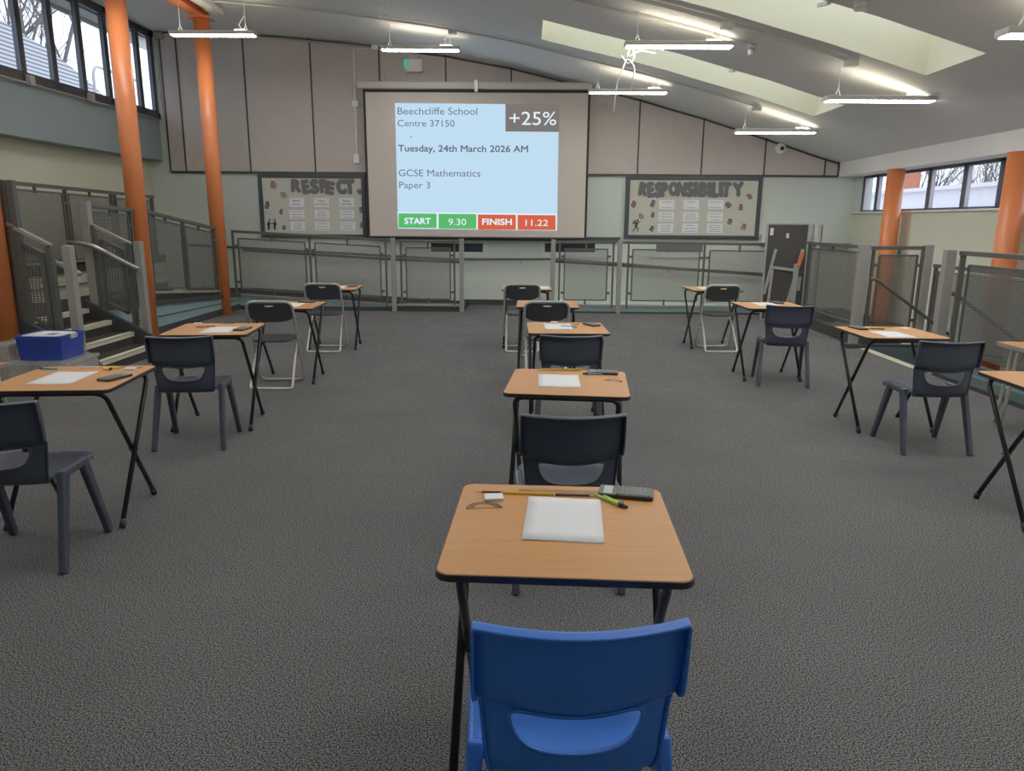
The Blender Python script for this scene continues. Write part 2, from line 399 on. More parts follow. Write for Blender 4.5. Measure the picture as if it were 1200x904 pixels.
# back wall
mb = MB(); mb.box(XL - 0.2, XR + 0.2, YB, YB + 0.2, -0.6, 3.2); mb.box(XW - 0.05, XR + 0.2, YB, YB + 0.2, 3.2, 4.9); struct(mb.build('wall_back', 'wall'))
mb = MB(); mb.box(XL - 0.2, XR + 0.2, YR - 0.2, YR, -0.6, 4.9); struct(mb.build('wall_front', 'wall'))
mb = MB(); mb.box(XL - 0.2, XL, YR, YB, -0.2, 3.2); struct(mb.build('wall_left', 'wall_l'))
mb = MB(); mb.box(XL, XW, YR, YB, 2.52, 3.22); struct(mb.build('trim_1', 'bulk', bevel=0.005))
mb = MB(); mb.box(XW - 0.05, XW + 0.05, YR, YB, 3.22, 3.255); struct(mb.build('trim_2', 'panel_trim', bevel=0.004))
mb = MB(); mb.box(XR, XR + 0.2, YR, YB, -0.6, 1.70); struct(mb.build('wall_right', 'wall_l'))
mb = MB(); mb.box(XR - 0.04, XR + 0.1, YR, YB, 1.69, 1.715); struct(mb.build('trim_3', 'white', bevel=0.003))
mb = MB(); mb.prism([(5.49, 2.32), (XR + 0.2, 2.32), (XR + 0.2, 2.55), (5.49, 2.60)], 'y', YR, YB); struct(mb.build('trim_4', 'white'))
# back wall cladding panels over the pale paint
tr = sempty('trim_5'); mb = MB(); PZ = 2.325; yp = YB - 0.03
xs = [-6.36, -6.08, -4.92, -3.76, -2.57, -1.42, -0.29, 0.83, 1.95, 3.07, 4.17, 5.23, 5.47]
mbl = MB()
for a, b in zip(xs, xs[1:]):
    k = [a + (b - a) * i / 4 for i in range(5)]
    top = [(x, cz(x) - 0.035) for x in k]
    mb.prism([(a, PZ + 0.02), (b, PZ + 0.02)] + top[::-1], 'y', yp, YB)
    mbl.bar((a, yp - 0.004, PZ), (a, yp - 0.004, cz(a)), 0.026, 0.012, up=(0, 1, 0))
    for p, q in zip(top, top[1:]): mbl.bar((p[0], yp - 0.004, p[1] + 0.01), (q[0], yp - 0.004, q[1] + 0.01), 0.012, 0.03)
b = xs[-1]; mbl.bar((b, yp - 0.004, PZ), (b, yp - 0.004, cz(b)), 0.03, 0.012, up=(0, 1, 0))
mbl.bar((xs[0], yp - 0.004, PZ), (b, yp - 0.004, PZ), 0.012, 0.035)
mb.build('panel', 'panel', tr); mbl.build('panel_joint', 'panel_trim', tr)
mb = MB(); mb.box(-1.2, 0.6, YB - 0.02, YB, 0, 0.10); struct(mb.build('baseboard_back', 'skirt', bevel=0.004))
mb = MB(); mb.box(4.2, XR, YB - 0.14, YB, 1.17, 1.31); struct(mb.build('trim_6', 'wall', bevel=0.004))
mb = MB(); mb.box(4.2, XR, YB - 0.13, YB, 1.12, 1.17); struct(mb.build('trim_7', 'skirt'))

# low windows in the back wall, below the notice boards
def low_window(n, pa, pb, glass, closed=False):
    a, b = aty(*pa, YB), aty(*pb, YB); t = sempty('window_%d' % n)
    g = MB(); g.box(a.x, b.x, YB - 0.012, YB, b.z, a.z); g.build('window_pane', glass, t)
    f = MB(); w = 0.10
    f.box(a.x - w, a.x, YB - 0.03, YB, b.z - w, a.z); f.box(b.x, b.x + w, YB - 0.03, YB, b.z - w, a.z)
    f.box(a.x - w, b.x + w, YB - 0.035, YB, b.z - w, b.z); f.build('window_frame', 'white' if closed else 'wall', t, bevel=0.005)
low_window(7, (505, 285), (566, 295.6), 'hatch')
low_window(8, (638.5, 285), (697, 296), 'hatch')
low_window(9, (769, 283.5), (823, 296), 'hatch_grey')

# ------------------------------------------------------------------ clerestory windows
t = sempty('window_1'); f = MB(); mull = [YR + 0.1]
y = 13.36
ml = [13.42, 12.95, 12.55, 11.98, 11.30, 10.62, 9.95, 9.28, 8.45, 7.6, 6.9, 6.2, 5.5, 4.8, 4.1, 3.4, 2.7, 2.0, 1.3, 0.6, -0.1, -0.8, -1.5, -2.2, -2.9, YR + 0.05]
for y in ml: f.box(XW - 0.05, XW + 0.03, y - 0.034, y + 0.034, 3.25, 4.66)
f.box(XW - 0.05, XW + 0.03, YR, YB, 3.25, 3.32); f.box(XW - 0.05, XW + 0.03, YR, YB, 4.56, 4.66)
f.build('window_frame', 'frame', t, bevel=0.006)
s = MB()
for i, (b_, a_) in enumerate(zip(ml, ml[1:])):
    for zz in (3.325, 4.535): s.box(XW - 0.045, XW + 0.02, a_ + 0.034, b_ - 0.034, zz, zz + 0.022)
    s.box(XW - 0.045, XW + 0.02, a_ + 0.034, a_ + 0.052, 3.325, 4.56); s.box(XW - 0.045, XW + 0.02, b_ - 0.052, b_ - 0.034, 3.325, 4.56)
s.build('window_sash', 'frame_r', t, bevel=0.004)
g = MB(); g.quad((XW - 0.01, YR, 3.3), (XW - 0.01, YB, 3.3), (XW - 0.01, YB, 4.6), (XW - 0.01, YR, 4.6)); g.build('window_pane', 'glass_t', t)
t = sempty('window_2'); f = MB(); s = MB(); XG = XR + 0.06
mr = [13.22, 12.72, 12.35, 11.10, 10.22, 9.45, 8.45, 7.6, 6.8, 6.0, 5.2, 4.4, 3.6, 2.8, 2.0, 1.2, 0.4, -0.4, -1.2, -2.0, -2.8, YR + 0.05]
for y in mr: f.box(XG - 0.03, XG + 0.04, y - 0.04, y + 0.04, 1.70, 2.33)
f.box(XG - 0.03, XG + 0.04, YR, 13.26, 1.70, 1.745); f.box(XG - 0.03, XG + 0.04, YR, 13.26, 2.275, 2.33)
f.build('window_frame', 'frame_r', t, bevel=0.005)
for b_, a_ in zip(mr, mr[1:]):
    s.box(XG - 0.02, XG + 0.03, a_ + 0.04, a_ + 0.065, 1.745, 2.275); s.box(XG - 0.02, XG + 0.03, b_ - 0.065, b_ - 0.04, 1.745, 2.275)
s.build('window_sash', 'parapet', t, bevel=0.003)
g = MB(); g.quad((XG, YR, 1.72), (XG, 13.25, 1.72), (XG, 13.25, 2.3), (XG, YR, 2.3)); g.build('window_pane', 'glass_t', t)
mb = MB(); mb.box(XR, XR + 0.2, 13.24, YB, 1.70, 2.4); struct(mb.build('wall_corner', 'wall'))
# window operating rod along the left sill
mb = MB(); mb.tube([(XW + 0.07, YR, 3.20), (XW + 0.07, 13.3, 3.20)], 0.012, 8)
for y in (9.95, 11.30): mb.box(XW + 0.05, XW + 0.11, y - 0.05, y + 0.05, 3.18, 3.30)
tag(mb.build('window_winder', 'alu'), 'thin grey window winding rod running under the left high windows', 'window winder')

# ------------------------------------------------------------------ outside
mb = MB(); mb.box(-60, -7.6, -40, 60, -1.2, -1.0); mb.box(6.6, 60, -40, 60, -1.2, -1.0); struct(mb.build('ground', 'ground_out'))
mb = MB(); mb.box(-6.86, -6.6, YR, 16, 4.53, 4.60); mb.box(-6.90, -6.86, YR, 16, 4.47, 4.64); struct(mb.build('trim_8', 'soffit'))
def gable(pts, X, name, m, label, cat, thick=0.3):
    P = [atx(px, py, X) for px, py in pts]; q = MB(); q.prism([(p.y, p.z) for p in P], 'x', X - thick, X); return tag(q.build(name, m), label, cat)
P = [(9.0, -1.0), (18.9, -1.0), (18.9, 4.05), (17.45, 4.59), (16.3, 4.92), (15.1, 5.12), (9.0, 6.1)]
q = MB(); q.prism(P, 'x', -10.3, -10.0); tag(q.build('outbuilding', 'cladding'), 'neighbouring building with grey horizontal boards seen through the left high windows', 'building')
hp = fillet([(-8.6, 15.3, -1.0), (-8.6, 15.3, 4.46), (-8.6, 17.2, 4.46), (-8.6, 17.2, -1.0)], 0.25, 6)
q = MB(); q.tube(hp, 0.03, 8); tag(q.build('hoop_rail', 'alu'), 'bent grey tube hoop standing outside the left high windows', 'hoop rail')
# parapet outside on the right
q = MB(); q.box(9.0, 9.3, -4, 30, -1.0, 2.24); q.box(8.9, 9.4, -4, 30, 2.24, 2.32); q.box(8.97, 9.0, -4, 30, 1.86, 1.90)
tag(q.build('parapet_wall', 'parapet'), 'pale rendered parapet wall seen through the right hand windows', 'wall')
q = MB(); q.box(12.0, 12.1, 23.55, 24.4, -1.0, 3.25); tag(q.build('brick_stack', 'brick'), 'orange brick stack above the parapet outside the right windows', 'chimney')

def tree(x, y, hgt, seed, label, spread=0.5, depth=6, r0=0.13):
    R = random.Random(seed); mb = MB()
    def grow(p, d, L, r, k):
        n = 3; pts = [p]; rs = [r]
        for i in range(n):
            d = (d + Vector((R.uniform(-.18, .18), R.uniform(-.18, .18), R.uniform(-.05, .14)))).normalized()
            p = p + d * (L / n); pts.append(p); rs.append(r * (1 - 0.28 * (i + 1) / n))
        mb.tube(pts, rs, 5 if k > 3 else 3, cap=False)
        if k == 0: return
        for j in range(R.choice((3, 3, 4)) if k > 2 else 3):
            a = R.uniform(0, 2 * PI); e = R.uniform(.35, .85) * spread * 1.6
            side = Vector((math.cos(a), math.sin(a), 0)); nd = (d + side * e + Vector((0, 0, .12))).normalized()
            i = R.choice((1, 2, 3, 3)); grow(pts[i], nd, L * R.uniform(.62, .85), rs[i] * .66, k - 1)
    grow(Vector((x, y, -1.0)), Vector((0, 0, 1)), hgt * .34, r0, depth)
    return tag(mb.build('bare_tree', 'bark'), label, 'tree', 'bare trees outside the windows')
tree(-14.8, 15.0, 13, 1, 'bare winter tree outside the left high windows, above the boarded building')
tree(-16.5, 19.5, 14, 2, 'bare winter tree outside the left windows, behind the first orange column')
tree(-13.0, 20.5, 13, 9, 'bare winter tree outside the left high windows, nearest the bent tube hoop')
tree(-17.5, 24.0, 15, 5, 'bare winter tree farthest back outside the left high windows')
for i, (x, y, h) in enumerate(((15.0, 26.8, 7.0), (15.8, 30.0, 7.0), (14.5, 23.9, 6.5), (18.0, 34.5, 8.0))):
    tree(x, y, h, 20 + i, ['bare tree above the parapet in the middle pane of the right windows', 'bare tree beside the brick stack outside the right windows',
         'bare tree seen in the right window pane next to the nearer orange column', 'bare tree farthest off behind the brick stack outside the right windows'][i], 0.62, 6, 0.10)

# ------------------------------------------------------------------ orange columns and beam
def column(x, y, r, z0, z1): 
    mb = MB(); mb.cyl((x, y), r, z0, z1, 40); o = struct(mb.build('column', 'orange', smooth=True)); return o
for x, y in ((-4.96, 6.82), (-4.9, 9.36), (-4.9, 11.78)): column(x, y, 0.115, 0, 4.52)
for y in (8.72, 11.55, 5.9, 3.0): column(5.56, y, 0.125, -0.6, 2.32)
mb = MB(); mb.box(-4.99, -4.81, YR, 11.9, 4.44, 4.46); mb.box(-4.99, -4.81, YR, 11.9, 4.58, 4.60); mb.box(-4.91, -4.89, YR, 11.9, 4.46, 4.58)
mb.box(-5.05, -4.75, 11.62, 11.94, 4.42, 4.44); struct(mb.build('beam', 'orange'))

# ------------------------------------------------------------------ left ramp, landing, stairs
RAMPY = 12.42                  # front of the ramp along the back wall
def rz(y): return 0.52 if y < 8.3 else 0.52 - (y - 8.3) * (0.52 - 0.27) / (RAMPY - 8.3)
def rbz(x): return 0.27 - (x + 4.9) * (0.27 - 0.06) / 3.85
# side ramp along the left
mb = MB(); mb.prism([(6.97, 0), (YB, 0), (YB, 0.27), (RAMPY, 0.27), (8.3, 0.52), (6.97, 0.52)], 'x', -6.1, -4.9); struct(mb.build('ramp', 'stair_carpet'))
mb = MB(); mb.prism([(8.25, 0.10), (RAMPY, 0.10), (RAMPY, 0.24), (8.3, 0.48), (8.25, 0.48)], 'x', -4.9, -4.885); struct(mb.build('trim_9', 'teal'))
mb = MB(); mb.box(-4.885, -4.875, 8.25, RAMPY, 0, 0.1); struct(mb.build('baseboard_left', 'skirt'))
mb = MB(); mb.bar((-4.87, 8.3, 0.50), (-4.87, RAMPY, 0.255), 0.05, 0.06); struct(mb.build('trim_10', 'skirt'))
mb = MB(); mb.bar((-4.878, 8.35, 0.27), (-4.878, RAMPY, 0.165), 0.006, 0.012); struct(mb.build('trim_11', 'skirt'))
# ramp along the back wall
mb = MB(); mb.prism([(-4.9, 0), (-1.05, 0), (-1.05, 0.06), (-4.9, 0.27)], 'y', RAMPY, YB - 0.001); struct(mb.build('ramp', 'stair_carpet'))
mb = MB(); mb.prism([(-4.9, 0.06), (-2.3, 0.06), (-2.3, 0.11), (-4.9, 0.25)], 'y', RAMPY - 0.012, RAMPY); struct(mb.build('trim_12', 'teal'))
mb = MB(); mb.box(-4.9, -1.05, RAMPY - 0.022, RAMPY - 0.012, 0, 0.07); mb.box(-2.3, -1.05, RAMPY - 0.03, RAMPY, 0, 0.09); struct(mb.build('baseboard_ramp', 'skirt'))
mb = MB(); mb.box(-2.3, -1.04, RAMPY - 0.05, RAMPY + 0.02, 0.09, 0.115); struct(mb.build('trim_13', 'post', bevel=0.004))
mb = MB(); mb.bar((-4.9, RAMPY - 0.01, 0.275), (-1.05, RAMPY - 0.01, 0.10), 0.05, 0.04); struct(mb.build('trim_14', 'skirt'))
# raised rear walkway behind the landing
mb = MB(); mb.box(XL, -6.05, 6.0, 12.3, 0, 0.86); struct(mb.build('walkway', 'wall_l'))
mb = MB(); mb.box(-6.06, -6.03, 6.0, 12.3, 0.80, 0.92); mb.box(-6.045, -6.03, 6.0, 12.3, 0.635, 0.645); mb.box(-6.05, -6.03, 6.0, 12.3, 0.27, 0.47); struct(mb.build('trim_15', 'skirt'))
# stairs going up to the landing
st = sempty('stairs'); mb = MB(); nb = MB()
NX = [-4.18, -4.42, -4.66, -4.9]; ST0, ST1 = 6.93, 8.10
for i, x in enumerate(NX):
    z1 = 0.13 * (i + 1)
    if i < 3: mb.box(-4.9, x, ST0, ST1, 0.13 * i, z1)
    nb.box(x - 0.055, x + 0.008, ST0, ST1, z1 - 0.012, z1 + 0.004); nb.box(x, x + 0.008, ST0, ST1, z1 - 0.045, z1)
mb.build('step', 'stair_carpet', st); nb.build('nosing', 'nosing', st, bevel=0.003)
mb = MB(); mb.prism([(-4.10, 0), (-4.10, 0.10), (-4.2, 0.22), (-4.95, 0.62), (-4.95, 0)], 'y', ST1, ST1 + 0.05)
mb.prism([(-4.10, 0), (-4.10, 0.10), (-4.2, 0.22), (-4.95, 0.62), (-4.95, 0)], 'y', ST0 - 0.05, ST0); mb.build('stringer', 'skirt', st, bevel=0.004)

# ------------------------------------------------------------------ railings
def railing(name, label, P0, P1, top, bot, bays, posts=(), mesh='mesh', big=(), toph=0.045, clip=True, gap=0.09, zero=None, inner=0.055, bigw=0.075):
    """straight railing from P0 to P1 (xy); top and bot: (z at P0, z at P1); bays: (t0,t1) in metres along the run"""
    P0, P1 = Vector((*P0, 0)), Vector((*P1, 0)); L = (P1 - P0).length; d = (P1 - P0) / L; nrm = Vector((-d.y, d.x, 0))
    t = thing(name, label, 'railing')
    def pt(s, z): q = P0 + d * s; return Vector((q.x, q.y, z))
    def zt(s): return top[0] + (top[1] - top[0]) * s / L
    def zb(s): return bot[0] + (bot[1] - bot[0]) * s / L
    m = MB(); m.bar(pt(0, zt(0) - toph / 2), pt(L, zt(L) - toph / 2), 0.05, toph); m.build('top_rail', 'rail', t, bevel=0.005)
    m = MB(); m.bar(pt(0, zb(0)), pt(L, zb(L)), 0.04, 0.035); m.build('bottom_rail', 'post' if name == 'ramp_railing' else 'rail', t, bevel=0.004)
    for s in posts:
        m = MB(); m.bar(pt(s, zb(s) - 0.05), pt(s, zt(s) - 0.01), 0.03, 0.05, up=tuple(nrm)); m.build('post', 'rail', t, bevel=0.004)
    for s in big:
        z0 = (zero if zero is not None else 0.0)
        m = MB(); m.bar(pt(s, z0), pt(s, zt(s) + 0.02), bigw, 0.08, up=tuple(nrm)); m.build('main_post', 'post', t, bevel=0.005)
    for a, b in bays:
        za, zb_, z2, z3 = zb(a) + gap, zb(b) + gap, zt(b) - gap - toph, zt(a) - gap - toph
        f = MB(); w = 0.022
        for p, q in ((pt(a, za), pt(b, zb_)), (pt(b, zb_), pt(b, z2)), (pt(b, z2), pt(a, z3)), (pt(a, z3), pt(a, za))):
            f.bar(p, q, w, w)
        if clip:
            for s, o_ in ((a, -inner), (b, inner)):
                for z in (zb(s) + gap + 0.12, zt(s) - gap - toph - 0.12): f.bar(pt(s, z), pt(s + o_, z), 0.03, 0.04)
            mid = (a + b) / 2; f.bar(pt(mid, zt(mid) - gap - toph - 0.02), pt(mid, zt(mid) - toph * .5), 0.03, 0.03, up=tuple(nrm))
            f.bar(pt(mid, zb(mid)), pt(mid, zb(mid) + gap + 0.02), 0.03, 0.03, up=tuple(nrm))
        fo = f.build('panel_frame', 'rail', t)
        sheet('mesh_panel', mesh, fo, pt(a, za), pt(b, zb_), pt(b, z2), pt(a, z3))
    return t
Yf = 12.40
def X4(px): return aty(px, 310, Yf).x
x0 = X4(274)
t = railing('ramp_railing', 'grey mesh railing of two bays sloping along the back wall under the RESPECT board', (x0, Yf), (X4(461), Yf), (1.335, 1.205), (0.265, 0.115),
        [(X4(281) - x0, X4(358.7) - x0), (X4(370) - x0, X4(446) - x0)], [0.015, X4(364) - x0, X4(452.5) - x0], big=[X4(461) - x0], mesh='mesh_fine')
x0 = X4(466)
t = railing('ramp_railing', 'short single bay mesh railing left of the gap under the projector screen', (x0, Yf), (X4(541), Yf), (1.20, 1.20), (0.12, 0.12),
        [(X4(476) - x0, X4(527.5) - x0)], [X4(470) - x0, X4(532.5) - x0], big=[X4(541) - x0], mesh='mesh_fine')
x0 = X4(648)
t = railing('ramp_railing', 'short single bay mesh railing right of the gap under the projector screen', (x0, Yf), (X4(720), Yf), (1.20, 1.205), (0.13, 0.13),
        [(X4(661.5) - x0, X4(711.6) - x0)], [X4(655.7) - x0, X4(718.4) - x0], big=[0], mesh='mesh_fine')
x0 = X4(726)
t = railing('ramp_railing', 'grey mesh railing of two bays along the back wall under the RESPONSIBILITY board', (x0, Yf), (X4(908), Yf), (1.205, 1.19), (0.13, 0.13),
        [(X4(741) - x0, X4(819) - x0), (X4(831) - x0, X4(900) - x0)], [X4(736) - x0, X4(824.6) - x0, X4(906) - x0], big=[0], mesh='mesh_fine')
# kerb of the right back ramp
mb = MB(); mb.prism([(0.45, 0), (4.25, 0), (4.25, 0.03), (0.45, 0.13)], 'y', RAMPY, YB - 0.001); struct(mb.build('ramp', 'wall'))
mb = MB(); mb.box(0.45, 4.25, RAMPY - 0.02, RAMPY, 0.02, 0.115); struct(mb.build('trim_16', 'teal'))
mb = MB(); mb.box(0.45, 4.25, RAMPY - 0.03, RAMPY - 0.02, 0, 0.03); mb.prism([(0.45, 0.115), (2.6, 0.115), (0.45, 0.15)], 'y', RAMPY - 0.02, RAMPY); struct(mb.build('baseboard_shadow_right', 'skirt'))  # skirting strip, plus a dark wedge painting in the shadow below the rail
# wall handrail across the back wall
def handrail(label, pts, brackets, m='rail', r=0.021, dirn=(0, 0.1, 0)):
    t = thing('handrail', label, 'handrail'); h = MB(); h.tube(fillet(pts, 0.06, 5), r, 12); h.build('rail', m, t, smooth=True)
    for p in brackets:
        q = Vector(p); b = MB(); b.tube([q, q + Vector((0, 0, -0.05)), q + Vector((0, 0, -0.06)) + Vector(dirn)], 0.008, 6); b.build('bracket', m, t)
    return t
handrail('dark tube handrail fixed to the back wall, level behind the gap and sloping either side', [(-6.2, YB - 0.1, 1.05), (-1.3, YB - 0.1, 0.83), (0.6, YB - 0.1, 0.85), (1.4, YB - 0.1, 0.80), (4.6, YB - 0.1, 0.57)], [(-5.0, YB - 0.1, 0.99), (-3, YB - 0.1, 0.90), (-0.1, YB - 0.1, 0.84), (2.5, YB - 0.1, 0.72)])
handrail('lower dark handrail on the inside of the left back ramp railing', [(-4.8, Yf + 0.09, 1.0), (-2.3, Yf + 0.09, 0.87), (-1.1, Yf + 0.09, 0.83)], [(-3.6, Yf + 0.09, 0.94)], dirn=(0, -0.09, 0))
handrail('thick dark handrail on the inside of the right back ramp railing', [(0.5, Yf + 0.09, 0.86), (4.25, Yf + 0.09, 0.66)], [(2.4, Yf + 0.09, 0.76)], r=0.026, dirn=(0, -0.09, 0))

# left side ramp railing between the columns
def ztop(y): return 1.62 - (y - 9.6) * 0.115
railing('ramp_railing', 'two bay mesh railing on the left ramp between two orange columns', (-4.9, 9.54), (-4.9, 11.66), (1.625, 1.385), (0.565, 0.385),
        [(0.09, 0.98), (1.10, 2.0)], [0.03, 1.04, 2.07], mesh='mesh', gap=0.05)
tl = railing('stair_railing', 'dark mesh panel railing on the landing between pale post and orange column', (-4.9, 8.26), (-4.9, 9.25), (1.675, 1.635), (0.62, 0.56),
        [(0.12, 0.86)], [0.06, 0.92], mesh='mesh', gap=0.05)
q = MB(); q.box(-4.91, -4.82, 8.16, 8.25, 0.5, 1.69); q.build('main_post', 'post', tl, bevel=0.005)
railing('walkway_railing', 'long dark mesh railing on the raised walkway along the left wall', (-6.05, 8.55), (-6.05, 12.1), (1.935, 1.875), (0.93, 0.89),
        [(0.10, 1.17), (1.30, 2.28), (2.45, 3.45)], [0.03, 0.10, 1.235, 2.32, 2.42, 3.5], mesh='mesh', gap=0.05)
railing('walkway_railing', 'dark mesh railing on the raised left walkway, cut by the photo edge', (-6.05, 6.6), (-6.05, 8.48), (1.96, 1.937), (0.95, 0.93),
        [(0.1, 1.8)], [0.03, 1.84], mesh='mesh', gap=0.05)
# stair railings (far and near) with handrails
def stair_rail(label, yy, xa, za, xb, zb_, xs, m='mesh_big', pz=1.26, hl='', hy=-0.09):
    t = thing('stair_railing', label, 'railing')
    r = MB(); r.bar((xa, yy, za), (xb, yy, zb_), 0.05, 0.035); r.build('top_rail', 'steel', t, bevel=0.004)
    for x in xs:
        s_ = (x - xa) / (xb - xa); z1 = za + (zb_ - za) * s_; z0 = max(0.1, 0.52 - (x + 4.9) / 0.75 * 0.40) - 0.02
        p = MB(); p.bar((x, yy, z0), (x, yy, z1), 0.05, 0.06, up=(0, 1, 0)); p.build('post', 'rail', t, bevel=0.004)
    a, b = xs[0] + 0.07, xs[-1] - 0.07
    def zz(x, off): return za + (zb_ - za) * (x - xa) / (xb - xa) + off
    f = MB(); bot = -0.82
    for p, q in (((a, zz(a, -.12)), (b, zz(b, -.12))), ((b, zz(b, -.12)), (b, zz(b, bot))), ((b, zz(b, bot)), (a, zz(a, bot))), ((a, zz(a, bot)), (a, zz(a, -.12)))):
        f.bar((p[0], yy, p[1]), (q[0], yy, q[1]), 0.035, 0.035)
    fo = f.build('panel_frame', 'rail', t)
    sheet('mesh_panel', m, fo, (a, yy, zz(a, bot)), (b, yy, zz(b, bot)), (b, yy, zz(b, -.12)), (a, yy, zz(a, -.12)))
    p = MB(); p.box(-4.355, -4.275, yy - 0.04, yy + 0.04, 0, pz); p.build('main_post', 'post', t, bevel=0.005)
    h = MB(); h.tube(fillet([(xa - 0.22, yy + hy, za - 0.19), (xa + 0.02, yy + hy, za - 0.21), (-4.29, yy + hy, zb_ - 0.27)], 0.08, 6), 0.024, 12); h.build('handrail', 'steel', t, smooth=True)
    return t
stair_rail('sloping steel topped railing on the far side of the left stairs', 8.2, -4.82, 1.44, -4.40, 1.232, [-4.80, -4.43], hy=-0.10)
tn = stair_rail('sloping steel topped railing on the near side of the left stairs', 6.92, -4.86, 1.455, -4.47, 1.25, [-4.82, -4.49], hy=0.12)
q = MB(); q.box(-4.89, -4.83, 6.91, 6.95, 0.5, 1.85); q.box(-4.81, -4.75, 6.90, 6.96, 0.5, 1.85); q.build('main_post', 'rail', tn, bevel=0.005)

# ------------------------------------------------------------------ right side: stairs going down, railings
st = sempty('stairs'); mb = MB(); nb = MB(); YS0, YS1 = 7.62, 9.02
for i, x in enumerate((4.45, 4.70, 4.95)): mb.box(4.25, x, YS0, YS1, -0.6, -0.15 * (i + 1))
mb.box(4.14, 4.26, YS0, YS1, -0.6, 0.001)
nb.box(4.15, 4.26, YS0, YS1, 0.0, 0.008); nb.box(4.25, 4.26, YS0, YS1, -0.05, 0.008)
mb.build('step', 'stair_carpet', st); nb.build('nosing', 'nosing', st)
mb = MB(); mb.box(4.25, 5.3, YS1, YS1 + 0.06, -0.6, 0.02); mb.box(4.25, 5.3, YS0 - 0.06, YS0, -0.6, 0.02); struct(mb.build('wall_stairwell', 'teal_shaded'))
mb = MB(); mb.box(4.0, 5.3, YS1 + 0.02, YS1 + 0.10, 0.0, 0.05); struct(mb.build('trim_17', 'skirt'))
mb = MB(); mb.box(4.2, 4.27, 3.0, YS0 - 0.06, 0.04, 0.12); struct(mb.build('trim_18', 'teal_shaded'))
mb = MB(); mb.box(4.19, 4.27, YS1 + 0.05, 11.25, 0, 0.15); mb.box(4.19, 4.28, 3.0, YS0 - 0.06, 0, 0.04); struct(mb.build('baseboard_stair', 'skirt'))
XF = 4.22
railing('side_railing', 'dark mesh railing with pale end post beside the folded tables on the right', (XF, 9.40), (XF, 11.2), (1.255, 1.25), (0.27, 0.27), [(0.10, 1.70)], [0.03, 1.74], mesh='mesh', gap=0.05)
tg = railing('stair_railing', 'square dark mesh panel railing across the far side of the right stairs', (XF - 0.02, 9.22), (XF + 0.70, 9.22), (1.25, 1.255), (0.15, 0.15), [(0.16, 0.62)], [0.08, 0.68], mesh='mesh', gap=0.07)
q = MB(); q.box(XF + 0.67, XF + 0.77, 9.18, 9.26, -0.6, 1.27); q.build('main_post', 'post', tg, bevel=0.005)
q = MB(); q.box(XF - 0.12, XF + 0.0, 9.17, 9.27, 0, 1.27); q.build('main_post', 'post', tg, bevel=0.005)
handrail('dark tube handrail sloping down across the square mesh panel by the right stairs', [(XF + 0.0, 9.10, 0.86), (XF + 0.08, 9.10, 0.85), (XF + 0.78, 9.10, 0.36), (XF + 1.1, 9.10, 0.14)], [(XF + 0.12, 9.10, 0.83)], dirn=(0, 0.09, 0))
tr_ = railing('side_railing', 'large expanded mesh railing at the right photo edge, orange column behind it', (XF + 0.06, 7.38), (XF + 0.06, 4.6), (1.265, 1.27), (0.20, 0.20), [(0.16, 1.45), (1.56, 2.7)], [0.04, 1.5, 2.76], mesh='mesh_big', gap=0.09, clip=False)
q = MB(); q.box(XF - 0.05, XF + 0.05, 7.43, 7.51, 0, 1.27); q.build('main_post', 'post', tr_, bevel=0.005)
handrail('dark tube handrail sloping down behind the large expanded mesh railing', [(XF + 0.1, 7.56, 0.84), (XF + 0.2, 7.56, 0.80), (XF + 0.9, 7.56, 0.32)], [(XF + 0.2, 7.56, 0.80)], dirn=(0, -0.09, 0))
railing('side_railing', 'lower dark mesh railing along the far right wall behind the pale posts', (5.25, 9.6), (5.25, 5.5), (1.02, 1.02), (0.05, 0.05), [(0.10, 1.9), (2.05, 4.0)], [0.04, 1.98, 4.06], mesh='mesh', gap=0.05, clip=False)

# ------------------------------------------------------------------ folded tables in the back right corner
def folded_table(name, label, loc, rot, tilt, legs=True):
    t = thing(name, label, 'folded table', loc, rot)
    t.rotation_euler = (tilt, 0, rot)
    w, h = 0.30, 1.49
    m = MB(); m.box(-w, w, 0.0, 0.022, 0.03, h); m.build('table_board', 'board_dark', t, bevel=0.003)
    e = MB()
    for a in ((-w - .025, -w, 0.0, h), (w, w + .025, 0.0, h)): e.box(a[0], a[1], -0.01, 0.035, a[2], a[3])
    e.box(-w - .025, w + .025, -0.01, 0.035, h, h + 0.02); e.box(-w - .025, w + .025, -0.01, 0.035, 0.0, 0.03); e.build('edge_frame', 'alu', t, bevel=0.004)
    if legs:
        l = MB(); l.bar((-0.17, -0.03, 1.12), (-0.30, -0.035, 0.42), 0.04, 0.03, up=(0, 1, 0)); l.bar((-0.215, -0.03, 0.84), (0.12, -0.03, 0.80), 0.045, 0.03, up=(0, 1, 0))
        l.bar((-0.2, -0.03, 0.80), (-0.24, -0.035, 0.05), 0.04, 0.03, up=(0, 1, 0)); l.build('folded_leg', 'alu', t, bevel=0.004)
        l = MB(); l.bar((0.24, -0.03, 1.12), (0.06, -0.035, 0.24), 0.045, 0.03, up=(0, 1, 0)); l.bar((0.16, -0.05, 0.90), (0.14, -0.05, 0.05), 0.075, 0.03, up=(0, 1, 0)); l.bar((0.235, -0.02, 0.70), (0.22, -0.02, 0.48), 0.05, 0.02, up=(0, 1, 0)); l.build('folded_leg', 'alu', t, bevel=0.004)
        c = MB(); c.bar((0.235, -0.06, 1.08), (0.18, -0.06, 0.86), 0.05, 0.03, up=(0, 1, 0)); o = c.build('catch', 'orange', t, bevel=0.004)
        k = MB(); k.box(-0.27, -0.22, -0.004, 0, 1.33, 1.44); k.box(-0.02, 0.02, -0.004, 0, 1.29, 1.36); k.build('sticker', 'card', t)
    return t
